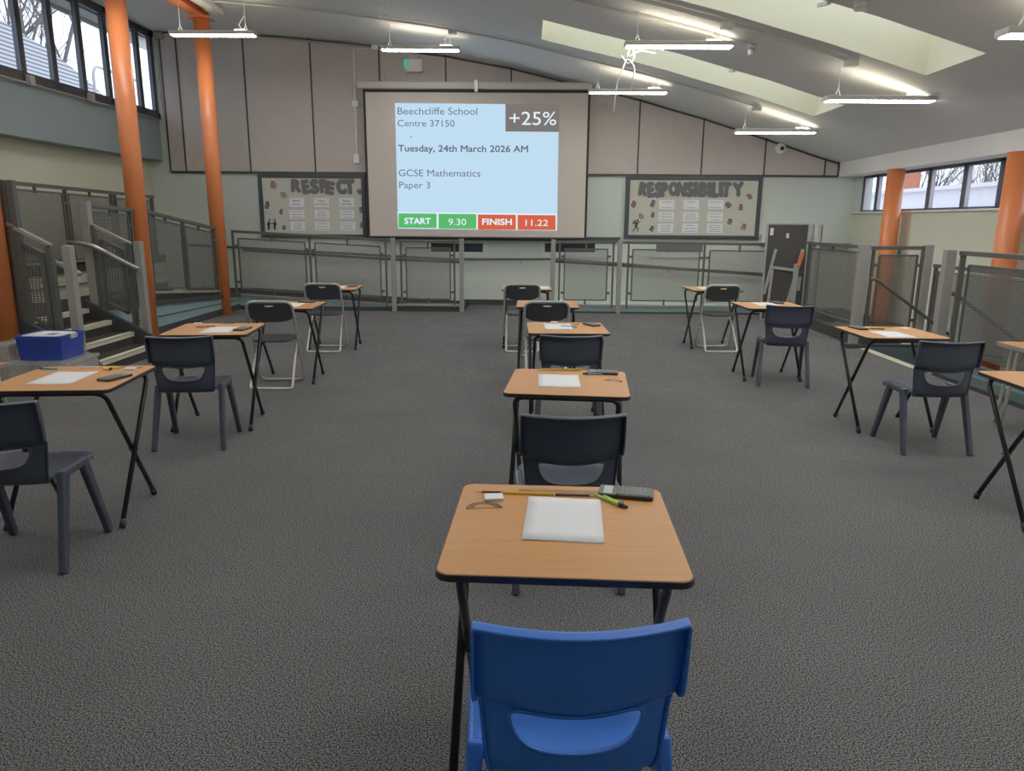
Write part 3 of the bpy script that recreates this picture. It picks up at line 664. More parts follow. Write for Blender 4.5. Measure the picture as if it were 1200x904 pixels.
folded_table('folded_table', 'folded table standing upright with dark underside, pale folded legs and orange catch', (4.05, 11.62, 0), -0.05, -0.015)
folded_table('folded_table', 'second folded table standing edge on behind the one with folded legs showing', (4.55, 11.93, 0), 1.19, 0.0, False)
folded_table('folded_table', 'third folded table standing edge on nearest the right railing', (4.64, 11.84, 0), 1.16, 0.0, False)

# ------------------------------------------------------------------ projector screen
SY = 13.28
t = thing('projector_screen', 'pulled down white projector screen with exam notice on the back wall', 'screen', (0, SY, 0))
def S2(px, py, dy=0.0): p = aty(px, py, SY + dy); return p
def poly(name, m, pts, dy, parent):
    q = MB(); P = [S2(*p, dy) for p in pts]; q.add([(p.x, dy, p.z) for p in P], [tuple(range(len(P)))]); return q.build(name, m, parent)
k = .18803
def K(x, y): return (450 + x * k, 110 + y * k)
A, B = S2(428, 108), S2(684.5, 279)
q = MB(); q.box(A.x, B.x, 0, 0.008, B.z, A.z); q.build('screen_fabric', 'screen', t)
q = MB(); q.box(A.x - 0.04, A.x, -0.004, 0.01, B.z, A.z + 0.06); q.box(B.x, B.x + 0.04, -0.004, 0.01, B.z, A.z + 0.06); q.box(A.x, B.x, -0.004, 0.01, A.z, A.z + 0.06); q.build('screen_border', 'screen_black', t)
q = MB(); q.tube([(A.x - 0.04, 0, B.z - 0.01), (B.x + 0.04, 0, B.z - 0.01)], 0.018, 10); q.build('bottom_bar', 'skirt', t, smooth=True)
c0, c1 = aty(419, 96, SY), aty(694, 105, SY)
q = MB(); q.box(c0.x, c1.x, -0.08, 0.10, c1.z - 0.01, c0.z); q.build('roller_casing', 'casing', t, bevel=0.02)
q = MB(); q.box((c0.x + c1.x) / 2 + 0.0, (c0.x + c1.x) / 2 + 0.06, -0.11, -0.08, c1.z - 0.06, c0.z + 0.02); q.build('pull_tab', 'steel', t, bevel=0.004)
q = MB()
for px in (449, 690): a = aty(px, 96, SY); q.box(a.x - 0.02, a.x + 0.02, 0, 0.2, a.z - 0.02, a.z + 0.08)
q.build('wall_bracket', 'lamp_body', t)
page = poly('projected_page', 'proj', [K(68, 57), K(757, 65), K(757, 235), K(1088, 238), K(1078, 853), K(88, 840)], -0.006, t)
poly('projected_box', 'proj_dim', [K(757, 65), K(1090, 66), K(1088, 238), K(757, 235)], -0.006, t)
poly('time_strip', 'proj_white', [K(84, 738), K(1078, 748), K(1077, 853), K(88, 840)], -0.009, t)
for nm, m_, c in (('start_box', 'proj_green', (90, 745, 328, 838)), ('start_box', 'proj_green', (340, 748, 575, 843)), ('finish_box', 'proj_red', (585, 752, 822, 848)), ('finish_box', 'proj_red', (832, 755, 1070, 850))):
    poly(nm, m_, [K(c[0], c[1]), K(c[2], c[1] + 2), K(c[2], c[3]), K(c[0], c[3] - 2)], -0.012, t)
def scr_text(nm, m_, items, dy):
    q = MB()
    for body, a, b, base, cap, bold in items:
        p, r, s = S2(*K(a, base), dy), S2(*K(b, base), dy), S2(*K(a, cap), dy)
        text_on(q, body, p.x, r.x, p.z, s.z - p.z, dy, bold)
    return q.build(nm, m_, t)
scr_text('lettering', 'proj_text', [('Beechcliffe School', 85, 582, 128, 85, 0), ('Centre 37150', 85, 440, 203, 163, 0), ('Tuesday, 24th March 2026 AM', 88, 898, 360, 318, 0.03),
        ('GCSE Mathematics', 92, 600, 513, 472, 0), ('Paper 3', 95, 288, 588, 548, 0)], -0.010)
scr_text('lettering', 'proj_white', [('+25%', 782, 1073, 193, 112, 0.0)], -0.010)
scr_text('lettering', 'proj_white', [('START', 128, 292, 812, 773, 0.04), ('9.30', 402, 512, 818, 779, 0), ('FINISH', 612, 797, 817, 778, 0.04), ('11.22', 882, 1022, 823, 785, 0)], -0.016)
poly('pointer', 'proj_text', [K(164, 258), K(176, 272), K(170, 272), K(168, 276)], -0.010, t)

# ------------------------------------------------------------------ notice boards
BY = YB - 0.05
def notice_board(label, tl, br, word, spans, cols, rows, cw, ch, headers, photos, sil):
    t = thing('notice_board', label, 'notice board', (0, BY, 0))
    a, b = aty(*tl, BY), aty(*br, BY)
    f = MB(); w = 0.075
    f.box(a.x, a.x + w, -0.02, 0.05, b.z, a.z); f.box(b.x - w, b.x, -0.02, 0.05, b.z, a.z); f.box(a.x + w, b.x - w, -0.02, 0.05, a.z - w, a.z); f.box(a.x + w, b.x - w, -0.02, 0.05, b.z, b.z + w * .8)
    f.build('frame', 'boardframe', t, bevel=0.006)
    g = MB(); g.box(a.x + w, b.x - w, 0.0, 0.04, b.z + w * .8, a.z - w); g.build('backing', 'felt', t)
    L = MB()
    for i, (chx, x0_, x1_, base, cap, tilt) in enumerate(spans):
        p, r, s = aty(x0_, base, BY), aty(x1_, base, BY), aty(x0_, cap, BY)
        text_on(L, chx, p.x, r.x, p.z, s.z - p.z, -0.006 - 0.0025 * (i % 3), 0.10, math.radians(tilt))
    L.build('lettering', 'letter', t)
    for r_, py in enumerate(rows):
        for c_, px in enumerate(cols[r_]):
            p, q_ = aty(px, py, BY), aty(px + cw, py + ch, BY)
            m_ = MB(); m_.box(p.x, q_.x, -0.010, -0.004, q_.z, p.z); c = m_.build('card', 'card', t)
            n = MB(); wd, ht = q_.x - p.x, p.z - q_.z
            if headers and r_ == 0:
                for j, s_ in enumerate(headers[c_]):
                    tw = wd * (0.5 if len(s_) < 9 else 0.8) ; cx = (p.x + q_.x) / 2
                    text_on(n, s_, cx - tw / 2, cx + tw / 2, p.z - ht * (0.42 + 0.36 * j), ht * 0.2, -0.012, 0.05)
            else:
                nl = 2 if r_ == 0 else (3 if (r_ + c_) % 2 else 4)
                for j in range(nl):
                    z = p.z - ht * (0.22 + 0.62 * j / max(1, nl - 1)); lw = wd * RND.uniform(0.5, 0.82); cx = (p.x + q_.x) / 2; x = cx - lw / 2
                    while x < cx + lw / 2:
                        d = RND.uniform(0.012, 0.035); n.box(x, min(x + d, cx + lw / 2), -0.0125, -0.0105, z - ht * .035, z + ht * .035); x += d + 0.008
            n.build('print', 'ink', c)
    for i, (px, py, s_, an, mm) in enumerate(photos):
        p = aty(px, py, BY); sc = s_ / 857 * 13.4
        pts = []
        R = random.Random(px * 7)
        asp = R.uniform(.6, .85)
        for kk, (ux, uz) in enumerate(((-1, -1), (1, -1), (1, .2), (.5, 1), (-1, .9))):
            an2 = math.radians(an - 30); ux *= asp * R.uniform(.85, 1.1); uz *= R.uniform(.85, 1.1)
            pts.append((p.x + sc * (ux * math.cos(an2) - uz * math.sin(an2)), p.z + sc * (ux * math.sin(an2) + uz * math.cos(an2))))
        q = MB(); q.prism(pts, 'y', -0.010, -0.005); o = q.build('photo_cutout', 'card', t)
        q = MB(); q.prism([(p.x + (x_ - p.x) * .88, p.z + (z_ - p.z) * .88) for x_, z_ in pts], 'y', -0.012, -0.0102); q.build('photo_print', mm, o)
    q = MB(); u = 13.4 / 857
    def fig(cx, cy, limbs, head):
        for p_, q2, wv in limbs:
            A_, B_ = aty(cx + p_[0], cy + p_[1], BY), aty(cx + q2[0], cy + q2[1], BY)
            q.bar((A_.x, -0.010, A_.z), (B_.x, -0.010, B_.z), wv * u, 0.004, up=(0, 1, 0))
        c = aty(cx + head[0], cy + head[1], BY); q.prism([(c.x + 1.1 * u * math.cos(a_ * PI / 5), c.z + 1.2 * u * math.sin(a_ * PI / 5)) for a_ in range(10)], 'y', -0.012, -0.008)
    for s_ in sil: fig(*s_)
    q.build('silhouette', 'sil', t)
    return t, a, b
sx, sy = 140 / 1200, 90 / 771
def B1(x, y): return (300 + x * sx, 200 + y * sy)
def sp(ch_, x0_, x1_, base, cap, tilt, Bf): p, q, r = Bf(x0_, base), Bf(x1_, base), Bf(x0_, cap); return (ch_, p[0], q[0], p[1], r[1], tilt)
word = [sp('R', 355, 462, 220, 85, -3, B1), sp('E', 462, 545, 238, 88, 6, B1), sp('S', 545, 640, 235, 85, 0, B1), sp('P', 640, 730, 228, 82, 3, B1), sp('E', 700, 795, 245, 105, -10, B1), sp('C', 810, 915, 240, 88, 8, B1), sp('T', 890, 1000, 240, 85, 3, B1)]
cols = [[338.8, 368, 397.3], [339.2, 368.6, 398], [340.3, 369, 399]]
st_ = [((0, -6), (0, -2), 2.0), ((0, -2), (-1, 5), 1.1), ((0, -2), (1.2, 5), 1.1)]
# silhouettes: two figures shaking hands
man1 = (315.2, 263, [((0, -3), (0, 1.5), 2.4), ((-.6, 1), (-.6, 6.5), 1.1), ((.6, 1), (.6, 6.5), 1.0), ((.5, -2.5), (3, -1), .8), ((-.8, -2.5), (-1.6, 1), .8)], (.9, -5))
man2 = (322.2, 263, [((0, -3), (0, 1.5), 2.4), ((-.6, 1), (-.6, 6.5), 1.1), ((.6, 1), (.6, 6.5), 1.0), ((-.5, -2.5), (-3.5, -1), .8), ((1, -2.5), (1.8, 1), .8)], (0, -5))
notice_board('grey notice board headed RESPECT with white cards, left of the screen', (301.5, 203), (430.5, 279), 'RESPECT', word, cols, [232, 246, 260], 17.8, 10.6,
     [['Respect', 'the room'], ['Respect', 'your learning'], ['Respect', 'each other']],
     [(*B1(178, 140), 5.5, 20, 'photo_c'), (*B1(276, 238), 4.4, 60, 'photo_c'), (*B1(115, 345), 5.2, 15, 'photo_b'), (*B1(255, 412), 4.0, 0, 'photo_a'), (*B1(285, 572), 3.2, 40, 'photo_b'),
      (*B1(1038, 210), 4, 80, 'photo_a'), (*B1(1060, 395), 4, 30, 'photo_b'), (*B1(1068, 545), 4.6, 10, 'photo_a')], [man1, man2])
def B2(x, y): return (730 + x * 160 / 1200, 200 + y * 90 / 675)
word = []
xs_ = [(135, 215, 225), (205, 275, 240), (270, 345, 240), (325, 395, 235), (395, 485, 225), (465, 555, 232), (545, 620, 235), (612, 655, 232), (655, 740, 235), (735, 775, 235), (770, 840, 238), (835, 880, 235), (865, 945, 238), (955, 1060, 230)]
for i, (ch_, (a_, b_, base)) in enumerate(zip('RESPONSIBILITY', xs_)):
    word.append(sp(ch_, a_, b_, base, 98, [-6, 5, -4, 3, 4, -3, 2, 0, -3, 4, 0, 5, -2, 6][i], B2))
run = (745.5, 265, [((1, -4), (-.3, 0), 2.2), ((-.3, 0), (2, 3), 1.2), ((2, 3), (1.5, 7), 1.0), ((-.3, 0), (-2, 3.5), 1.2), ((-2, 3.5), (-5, 6.5), 1.0), ((1, -4), (4.5, -5), .9), ((1, -3.5), (-3, -3.5), .9)], (1.6, -6.5))
notice_board('grey notice board headed RESPONSIBILITY with white cards, right of the screen', (734, 205.5), (888.5, 280.5), 'RESPONSIBILITY', word,
     [[772.2, 801, 830], [771.8, 800.5, 829], [771, 799.8, 828.4]], [234.5, 248.5, 262], 17.6, 11, None,
     [(*B2(95, 295), 4.6, 0, 'photo_a'), (*B2(262, 288), 5, 10, 'photo_b'), (*B2(160, 400), 4.4, 50, 'photo_c'), (*B2(262, 388), 4, 20, 'photo_b'), (*B2(255, 508), 4, 0, 'photo_b'), (*B2(100, 455), 3, 0, 'photo_b'),
      (*B2(925, 300), 4.2, 70, 'photo_b'), (*B2(1035, 322), 4.2, 30, 'photo_a'), (*B2(1112, 228), 4.2, 60, 'photo_a'), (*B2(938, 450), 4.5, 10, 'photo_a'), (*B2(1062, 492), 4.5, 15, 'photo_c')], [run])
q = MB(); q.box(-2.75, 1.70, BY - 0.02, YB, 1.17, 1.245); struct(q.build('trim_19', 'boardframe', bevel=0.005))

# ------------------------------------------------------------------ suspended lights
def lamp_proto():
    t = thing('pendant_light', '', 'light', (0, 0, 0), 0, 'suspended strip lights')
    m = MB(); m.box(-0.60, 0.60, -0.085, 0.085, -0.005, 0.045); m.build('housing', 'lamp_body', t, bevel=0.008)
    m = MB(); m.box(-0.575, 0.575, -0.068, 0.068, -0.014, -0.005); m.build('diffuser', 'lamp', t, bevel=0.003)
    m = MB(); m.box(-0.45, 0.55, -0.03, 0.03, 0.045, 0.049); m.build('uplight', 'lamp_up', t)
    m = MB(); m.tube([(0.30, 0, 0.07), (0.42, 0.01, 0.075), (0.50, 0, 0.05)], 0.012, 8); m.build('connector', 'card', t, smooth=True)
    return t
LP = lamp_proto()
LAMPS = [(-4.40, 10.95, 4.02, 'strip light hanging in front of the orange column by the left windows'), (-1.63, 11.84, 4.025, 'strip light hanging above the left half of the projector screen'),
         (1.52, 11.82, 3.43, 'strip light hanging at the top right corner of the projector screen'), (3.70, 11.55, 2.835, 'strip light hanging lowest at the back, in front of the dome camera'),
         (1.66, 8.72, 3.41, 'strip light hanging across the far skylight, loose white cables below it'), (3.87, 8.62, 2.84, 'strip light hanging below the right end of the near skylight'),
         (3.98, 5.72, 2.84, 'strip light cut by the right edge of the photo, near the ceiling')]
for y in (8.7, 5.7, 2.7):
    for x, z in ((-4.4, 4.02), (-1.63, 4.02)) + (((1.66, 3.41), (3.9, 2.84)) if y < 5 else ((1.66, 3.41),) if y < 6 else ()):
        LAMPS.append((x, y, z, 'strip light hanging over the desks behind the photo view'))
for i, (x, y, z, lb) in enumerate(LAMPS):
    o = LP if i == 0 else dup(LP, (x, y, z), 0, lb)
    o.location = (x, y, z); o['label'] = lb
    for sx_ in (-0.46, 0.46):   # each hanging wire reaches its own bit of sloping ceiling
        m = MB(); top = cz(x + sx_) - z
        m.tube([(sx_ - 0.03, 0, 0.045), (sx_, 0, 0.13), (sx_, 0, top)], 0.005, 6); m.tube([(sx_ + 0.03, 0, 0.045), (sx_, 0, 0.13)], 0.004, 6)
        m.build('hanging_wire', 'card', o)
        if sx_ > 0: m = MB(); m.tube([(sx_ - .05, 0, 0.06), (sx_ - .10, .02, 0.14), (sx_ - .01, .01, 0.25), (sx_ + 0.02, 0, top)], 0.007, 6); m.build('power_cable', 'card', o, smooth=True)
# loose cables under the light across the far skylight
q = MB()
for pts in ([(.0, 0, 0), (.05, .02, .16), (.28, .03, .18), (.40, 0, .10)], [(.02, 0, .02), (.14, .02, .10), (.32, 0, .06)], [(0, 0, 0), (-.1, 0, -.25), (-.12, 0, -.55)], [(.02, 0, 0), (.1, 0, -.08), (.06, 0, -.34)], [(-.06, 0, .04), (.02, .02, -.06), (.10, 0, .02), (.04, 0, .20)]):
    q.tube(fillet(pts, .1, 5), 0.009, 6)
p = aty(734, 72, 8.75); o = q.build('loose_cable', 'card', smooth=True); o.location = (p.x, 8.75, p.z + 0.02); tag(o, 'loose white cables dangling under the strip light by the far skylight', 'cable')

# ceiling conduits that follow the roof curve
def conduit(label, y, xa, xb, h=0.03, w=0.04, boxes=(), ends=()):
    t = thing('ceiling_conduit', label, 'conduit'); m = MB(); n = 24
    X = [xa + (xb - xa) * i / n for i in range(n + 1)]
    m.tube([(x, y, cz(x) - h / 2 - 0.012) for x in X], h / 2, 6); m.build('conduit', 'lamp_body', t)
    for x in boxes:
        b = MB(); b.box(x - 0.06, x + 0.06, y - 0.05, y + 0.05, cz(x) - 0.09, cz(x) - 0.03); b.build('junction_box', 'lamp_body', t, bevel=0.006)
    return t
conduit('pale conduit along the ceiling above the back row of strip lights', 11.42, -5.2, 3.42, boxes=(-1.1, 3.36))
conduit('pale conduit along the ceiling just in front of the near skylight', 8.22, -1.0, 3.42, boxes=(2.05, 3.36), h=0.045)
conduit('thin conduit along the ceiling ending at the white sensor', 8.76, -1.0, 2.45)
q = MB(); p = (2.47, 8.76, cz(2.47)); q.cyl((p[0], p[1]), 0.05, p[2] - 0.05, p[2], 16); q.cyl((p[0], p[1]), 0.038, p[2] - 0.12, p[2] - 0.05, 16); tag(q.build('ceiling_sensor', 'lamp_body', smooth=True), 'small white motion sensor on the ceiling between the two skylights', 'sensor')
q = MB(); p = (2.84, 6.86, cz(2.84)); q.cyl((p[0], p[1]), 0.06, p[2] - 0.05, p[2] + 0.02, 16); tag(q.build('smoke_detector', 'lamp_body', smooth=True), 'round smoke detector on the ceiling beside the near skylight', 'smoke detector')
q = MB(); q.box(-4.74, -4.58, 8.9, 11.85, 4.50, 4.58); tag(q.build('cable_tray', 'white', bevel=0.005), 'white trunking beside the orange beam at the top of the left column', 'trunking')
q = MB(); q.tube([(-1.9 + .05 * math.cos(a * .6), 10.3 + .05 * math.sin(a * .6), cz(-1.9) - .1 - .01 * a) for a in range(20)], 0.008, 6); tag(q.build('cable_coil', 'card', smooth=True), 'small white cable coil hanging from the ceiling left of the screen', 'cable')

# conduit and sockets on the back wall
t = thing('wall_conduit', 'white conduit drop with switch boxes on the panels left of the screen', 'conduit', (0, YB - 0.05, 0))
a, b, c_, d_ = aty(438, 56.5, 13.45), aty(414.5, 57, 13.45), aty(416.5, 121, 13.45), aty(418, 186, 13.45)
q = MB(); q.tube([(a.x, 0, a.z), (b.x, 0, b.z), (d_.x, 0, d_.z)], 0.016, 8); q.build('conduit', 'card', t)
q = MB(); q.box(c_.x - .06, c_.x + .06, -.03, .02, c_.z - .06, c_.z + .04); q.build('junction_box', 'card', t, bevel=0.006)
q = MB(); q.box(d_.x - .05, d_.x + .05, -.03, .02, d_.z - .08, d_.z + .08); q.build('switch_box', 'card', t, bevel=0.006)
q = MB(); q.box(a.x - .04, a.x + .08, -.04, .02, a.z - .03, a.z + .07); q.build('junction_box', 'card', t, bevel=0.006)
t = thing('wall_conduit', 'pale cable conduit along the top of the back wall panels', 'conduit', (0, YB - 0.06, 0)); q = MB()
q.tube([(x_ / 10, 0, cz(x_ / 10) - 0.05) for x_ in range(-63, -25, 3)], 0.016, 8); q.build('conduit', 'alu', t)
q = MB(); q.box(-6.42, -6.28, -.03, .03, cz(-6.3) - .12, cz(-6.3) - .02); q.build('junction_box', 'alu', t, bevel=0.006)
q = MB(); q.tube([(-6.43, 0.03, 4.5), (-6.43, 0.03, 3.2)], 0.016, 8); q.build('conduit', 'creamleg', t)
# exit sign
a, b = aty(475.5, 69.5, 13.4), aty(495, 84.5, 13.4)
t = thing('exit_sign', 'white emergency exit light box with green sign above the screen', 'exit sign', ((a.x + b.x) / 2, 13.4, (a.z + b.z) / 2))
w_, h_ = (b.x - a.x) / 2, (a.z - b.z) / 2
q = MB(); q.box(-w_, w_, -0.04, 0.06, -h_, h_); q.build('housing', 'card', t, bevel=0.01)
q = MB(); q.box(-w_ * .6, w_ * .6, 0.0, 0.06, h_, h_ + .07); q.build('mount', 'lamp_body', t, bevel=0.005)
q = MB(); q.prism([(-w_ + .01 + .05 * math.cos(i * PI / 8), .02 + .085 * math.sin(i * PI / 8)) for i in range(16)], 'y', -0.05, -0.04); sg = q.build('sign_face', 'exit_green', t)
q = MB(); q.bar((-w_ + .005, -.052, .05), (-w_ + .015, -.052, -.01), .02, .004, up=(0, 1, 0)); q.bar((-w_ + .015, -.052, -.01), (-w_ + .03, -.052, -.05), .012, .004, up=(0, 1, 0)); q.bar((-w_ + .015, -.052, -.01), (-w_ - .005, -.052, -.045), .012, .004, up=(0, 1, 0)); q.build('pictogram', 'card', sg)
# dome camera
p = aty(914, 174.5, YB - 0.03)
t = thing('dome_camera', 'round white security camera on the panels right of the screen', 'camera', (p.x, YB - 0.03, p.z))
q = MB(); q.tube([(0, 0.0, 0), (0, -0.035, 0), (0, -0.07, 0), (0, -0.085, 0)], [0.095, 0.095, 0.07, 0.045], 24); q.build('body', 'card', t, smooth=True)
q = MB(); q.tube([(0.01, -0.08, 0), (0.01, -0.098, 0)], 0.036, 16); q.build('lens', 'calc', t)
q = MB(); p = aty(441, 41, 13.3)

# ------------------------------------------------------------------ exam desks
def make_desk():
    t = thing('exam_desk', '', 'desk', group='folding exam desks')
    m = MB(); m.prism(rrect(0.2975, 0.2975, 0.035), 'z', 0.7035, 0.72); m.build('tabletop', 'wood', t, bevel=0.0015)
    e = MB(); a, b = rrect(0.302, 0.302, 0.039), rrect(0.2972, 0.2972, 0.0348); n = len(a)
    vs = [(x, y, 0.701) for x, y in a] + [(x, y, 0.719) for x, y in a] + [(x, y, 0.719) for x, y in b] + [(x, y, 0.701) for x, y in b]; fs = []
    for i in range(n):
        j = (i + 1) % n
        for k_ in range(4): l = (k_ + 1) % 4; fs.append((k_ * n + i, k_ * n + j, l * n + j, l * n + i))
    e.add(vs, fs); e.build('edge_band', 'edge', t, bevel=0.0015)
    for w, y0, y1 in ((0.250, 0.205, -0.235), (0.274, -0.262, 0.225)):   # foot y, top y
        f = MB(); f.tube(fillet([(-w, y0, 0.015), (-w, y1, 0.688), (w, y1, 0.688), (w, y0, 0.015)], 0.055, 7), 0.0125, 12); fo = f.build('leg_frame', 'black', t, smooth=True)
        for s_ in (-1, 1):
            q = MB(); d = Vector((0, y1 - y0, .67)).normalized(); p0 = Vector((s_ * w, y0, 0.012)); q.tube([p0 - d * .006 , p0 + d * 0.035], 0.0155, 12); q.build('rubber_foot', 'rubber', fo, smooth=True)
    r = MB()
    for s_ in (-1, 1): r.tube([(s_ * 0.235, -0.012, 0.335), (s_ * 0.288, -0.012, 0.335)], 0.007, 8)
    r.build('pivot_bolt', 'steel', t)
    s_ = MB(); s_.tube([(-0.262, 0.09, 0.19), (-0.262, -0.15, 0.19)], 0.005, 6); 
    return t
DESK = {'c1': (.106, 1.834, -2.0), 'c2': (.222, 3.639, -5.0), 'c3': (.317, 5.58, 1.5), 'c4': (.217, 7.232, -.8), 'c5': (.015, 9.026, 0), 'l1': (-2.302, 3.607, 5.9), 'l2': (-2.297, 5.333, 6.0), 'l3': (-2.264, 6.928, 1.2),
        'l4': (-2.304, 8.808, 2.9), 'r1': (2.815, 3.745, -1.0), 'r2': (2.749, 5.519, .9), 'r3': (2.422, 7.301, 1.0), 'r4': (2.30, 9.13, 3.3)}
DN = {'c1': 'nearest desk of the middle row', 'c2': 'second desk of the middle row', 'c3': 'third desk of the middle row', 'c4': 'fourth desk of the middle row', 'c5': 'farthest desk of the middle row',
      'l1': 'nearest desk of the left row', 'l2': 'second desk of the left row', 'l3': 'third desk of the left row', 'l4': 'farthest desk of the left row',
      'r1': 'desk cut by the right edge', 'r2': 'second desk of the right row', 'r3': 'third desk of the right row', 'r4': 'farthest desk of the right row'}
DL = {'c1': 'beech topped folding exam desk behind the blue chair, with a clear protractor on it', 'c2': 'beech folding exam desk second in the middle row, blue compasses on it', 'c3': 'beech folding exam desk third in the middle row, paper and grey calculator on it',
      'c4': 'beech folding exam desk fourth in the middle row, half hidden by a folding chair', 'c5': 'beech folding exam desk farthest in the middle row, near the screen', 'l1': 'beech folding exam desk nearest in the left row, beside the blue tray',
      'l2': 'beech folding exam desk second in the left row, red pen on it', 'l3': 'beech folding exam desk third in the left row, behind a folding chair', 'l4': 'beech folding exam desk farthest in the left row, by the ramp railing',
      'r1': 'beech folding exam desk cut off by the right photo edge', 'r2': 'beech folding exam desk second in the right row, in front of the right stairs', 'r3': 'beech folding exam desk third in the right row, by the folded tables', 'r4': 'beech folding exam desk farthest in the right row, by the back railing'}
proto = make_desk(); first = True
DROOT = {}
for k_, (x, y, a) in DESK.items():
    o = proto if first else dup(proto, (x, y, 0), math.radians(a), DL[k_]); first = False
    o.location = (x, y, 0); o.rotation_euler = (0, 0, math.radians(a)); o['label'] = DL[k_]; DROOT[k_] = o

# ------------------------------------------------------------------ moulded plastic chairs
def grid_obj(name, rows, m, parent, skip=(), flange=(), thick=0.007, crease=0.85):
    me = bpy.data.meshes.new(name); bm = bmesh.new(); V = [[bm.verts.new(p) for p in r] for r in rows]
    for i in range(len(rows) - 1):
        for j in range(len(rows[0]) - 1):
            if (i, j) in skip: continue
            bm.faces.new((V[i][j], V[i][j + 1], V[i + 1][j + 1], V[i + 1][j]))
    lay = bm.edges.layers.float.get('crease_edge') or bm.edges.layers.float.new('crease_edge')
    vl = bm.verts.layers.float.new('crease_vert')
    def corners(es):
        seen = {}
        for e in es:
            for v in e.verts: seen.setdefault(v, []).append(e)
        for v, el in seen.items():
            if len(el) == 2:
                a, b = (el[0].other_vert(v).co - v.co), (el[1].other_vert(v).co - v.co)
                if abs(PI - a.angle(b)) > 0.5: v[vl] = 0.15
    for sel, off in flange:
        ed = [e for e in bm.edges if len(e.link_faces) == 1 and sel(e.verts[0].co) and sel(e.verts[1].co)]
        for e in ed: e[lay] = crease
        corners(ed)
        r = bmesh.ops.extrude_edge_only(bm, edges=ed)
        for v in [g for g in r['geom'] if isinstance(g, bmesh.types.BMVert)]: v.co += Vector(off)
        for e in [g for g in r['geom'] if isinstance(g, bmesh.types.BMEdge)]: e[lay] = 0.8
        corners([g for g in r['geom'] if isinstance(g, bmesh.types.BMEdge)])
    for v in [v for v in bm.verts if not v.link_faces]: bm.verts.remove(v)
    bmesh.ops.recalc_face_normals(bm, faces=bm.faces); bm.to_mesh(me); bm.free()
    for p in me.polygons: p.use_smooth = True
    me.materials.append(M[m]); o = bpy.data.objects.new(name, me); COL.objects.link(o); o.parent = parent
    md = o.modifiers.new('subsurf', 'SUBSURF'); md.levels = md.render_levels = 2
    md = o.modifiers.new('solidify', 'SOLIDIFY'); md.thickness = thick; md.offset = 0
    return o

def make_chair(name, m, label):
    t = thing(name, label, 'chair')
    R = [(.378, .135, .100, -.110, .02), (.386, .165, .112, -.160, .03), (.410, .178, .114, -.188, .04), (.455, .182, .114, -.198, .045), (.476, .184, .114, -.200, .05), (.484, .185, .116, -.201, .05),
         (.574, .192, .150, -.206, .05), (.583, .196, .152, -.212, .048), (.598, .202, .154, -.227, .042), (.616, .2075, .154, -.234, .038), (.690, .2075, .154, -.239, .036), (.765, .206, .154, -.250, .036), (.775, .205, .154, -.252, .036)]
    rows = []
    for z, w, ws, y0, c in R:
        xs = [-w, -w * .96, -(w + ws) / 2, -ws, -ws * .5, 0, ws * .5, ws, (w + ws) / 2, w * .96, w]
        rows.append([(x, y0 + c * (x / .2) ** 2, z - (0.006 * (1 - (x / .2) ** 2) if z > .7 else (0.014 * (1 - (x / ws) ** 2) if abs(x) <= ws and .47 < z < .59 else 0))) for x in xs])
    skip = {(i, j) for i in (5,) for j in (3, 4, 5, 6)}
    top = lambda c: c.z > .763 or (abs(c.x) > .199 and c.z > .59)
    slot = lambda c: .460 < c.z < .576 and abs(c.x) < .1505
    side = lambda c: abs(c.x) > .155 and c.z < .595
    grid_obj('backrest', rows, m, t, skip, [(top, (0, -.024, -.004)), (slot, (0, -.010, 0)), (side, (0, -.010, 0))])
    rows = []
    for y, z, w in [(-.198, .470, .150), (-.180, .440, .165), (-.14, .424, .182), (-.06, .418, .196), (.06, .420, .203), (.14, .426, .205), (.185, .428, .204), (.205, .422, .20), (.213, .405, .196), (.214, .39, .192)]:
        us = [-1, -.97, -.85, -.5, 0, .5, .85, .97, 1]; dz = [-.030, -.012, .004, -.003, -.007, -.003, .004, -.012, -.030]
        f = 1 if -.15 < y < .2 else .3
        rows.append([(u * w, y + (.035 * u * u if y < -.15 else 0), z + d * f) for u, d in zip(us, dz)])
    grid_obj('seat', rows, m, t, (), [])
    for s_ in (-1, 1):
        for y0, y1, nm in ((-.228, -.085, 'leg'), (.222, .085, 'leg')):
            q = MB(); q.bar((s_ * .222, y0, 0), (s_ * .203, y1, .425), .032, .036, up=(0, 1, 0), w1=.034, h1=.058); q.build(nm, m, t, bevel=0.009, seg=3)
        q = MB(); q.bar((s_ * .202, -.105, .412), (s_ * .202, .105, .412), .036, .042); q.build('side_rail', m, t, bevel=0.012, seg=3)
    return t
CH = {'l2': (-2.261, 4.843, 7.6, 'charcoal plastic chair pushed up to the second desk of the left row'), 'l1': (-2.243, 3.09, 6.5, 'charcoal plastic chair cut by the left edge at the nearest left desk'),
      'c2': (.184, 3.008, 2.7, 'charcoal plastic chair at the second desk of the middle row'), 'c3': (.31, 5.055, -.5, 'charcoal plastic chair at the third desk of the middle row'),
      'r2': (2.773, 4.967, 0, 'charcoal plastic chair at the second desk of the right row'), 'r3': (2.476, 7.0, -9.5, 'charcoal plastic chair at the third desk of the right row')}
pc = make_chair('school_chair', 'charcoal', ''); pc['group'] = 'charcoal plastic school chairs'; first = True
for k_, (x, y, a, lb) in CH.items():
    o = pc if first else dup(pc, (x, y, 0), math.radians(a), lb); first = False
    o.location = (x, y, 0); o.rotation_euler = (0, 0, math.radians(a)); o['label'] = lb
bc = make_chair('school_chair', 'blue', 'bright blue plastic school chair nearest the camera at the first desk')
bc.location = (.100, 1.475, 0); bc.rotation_euler = (0, 0, math.radians(3.5))

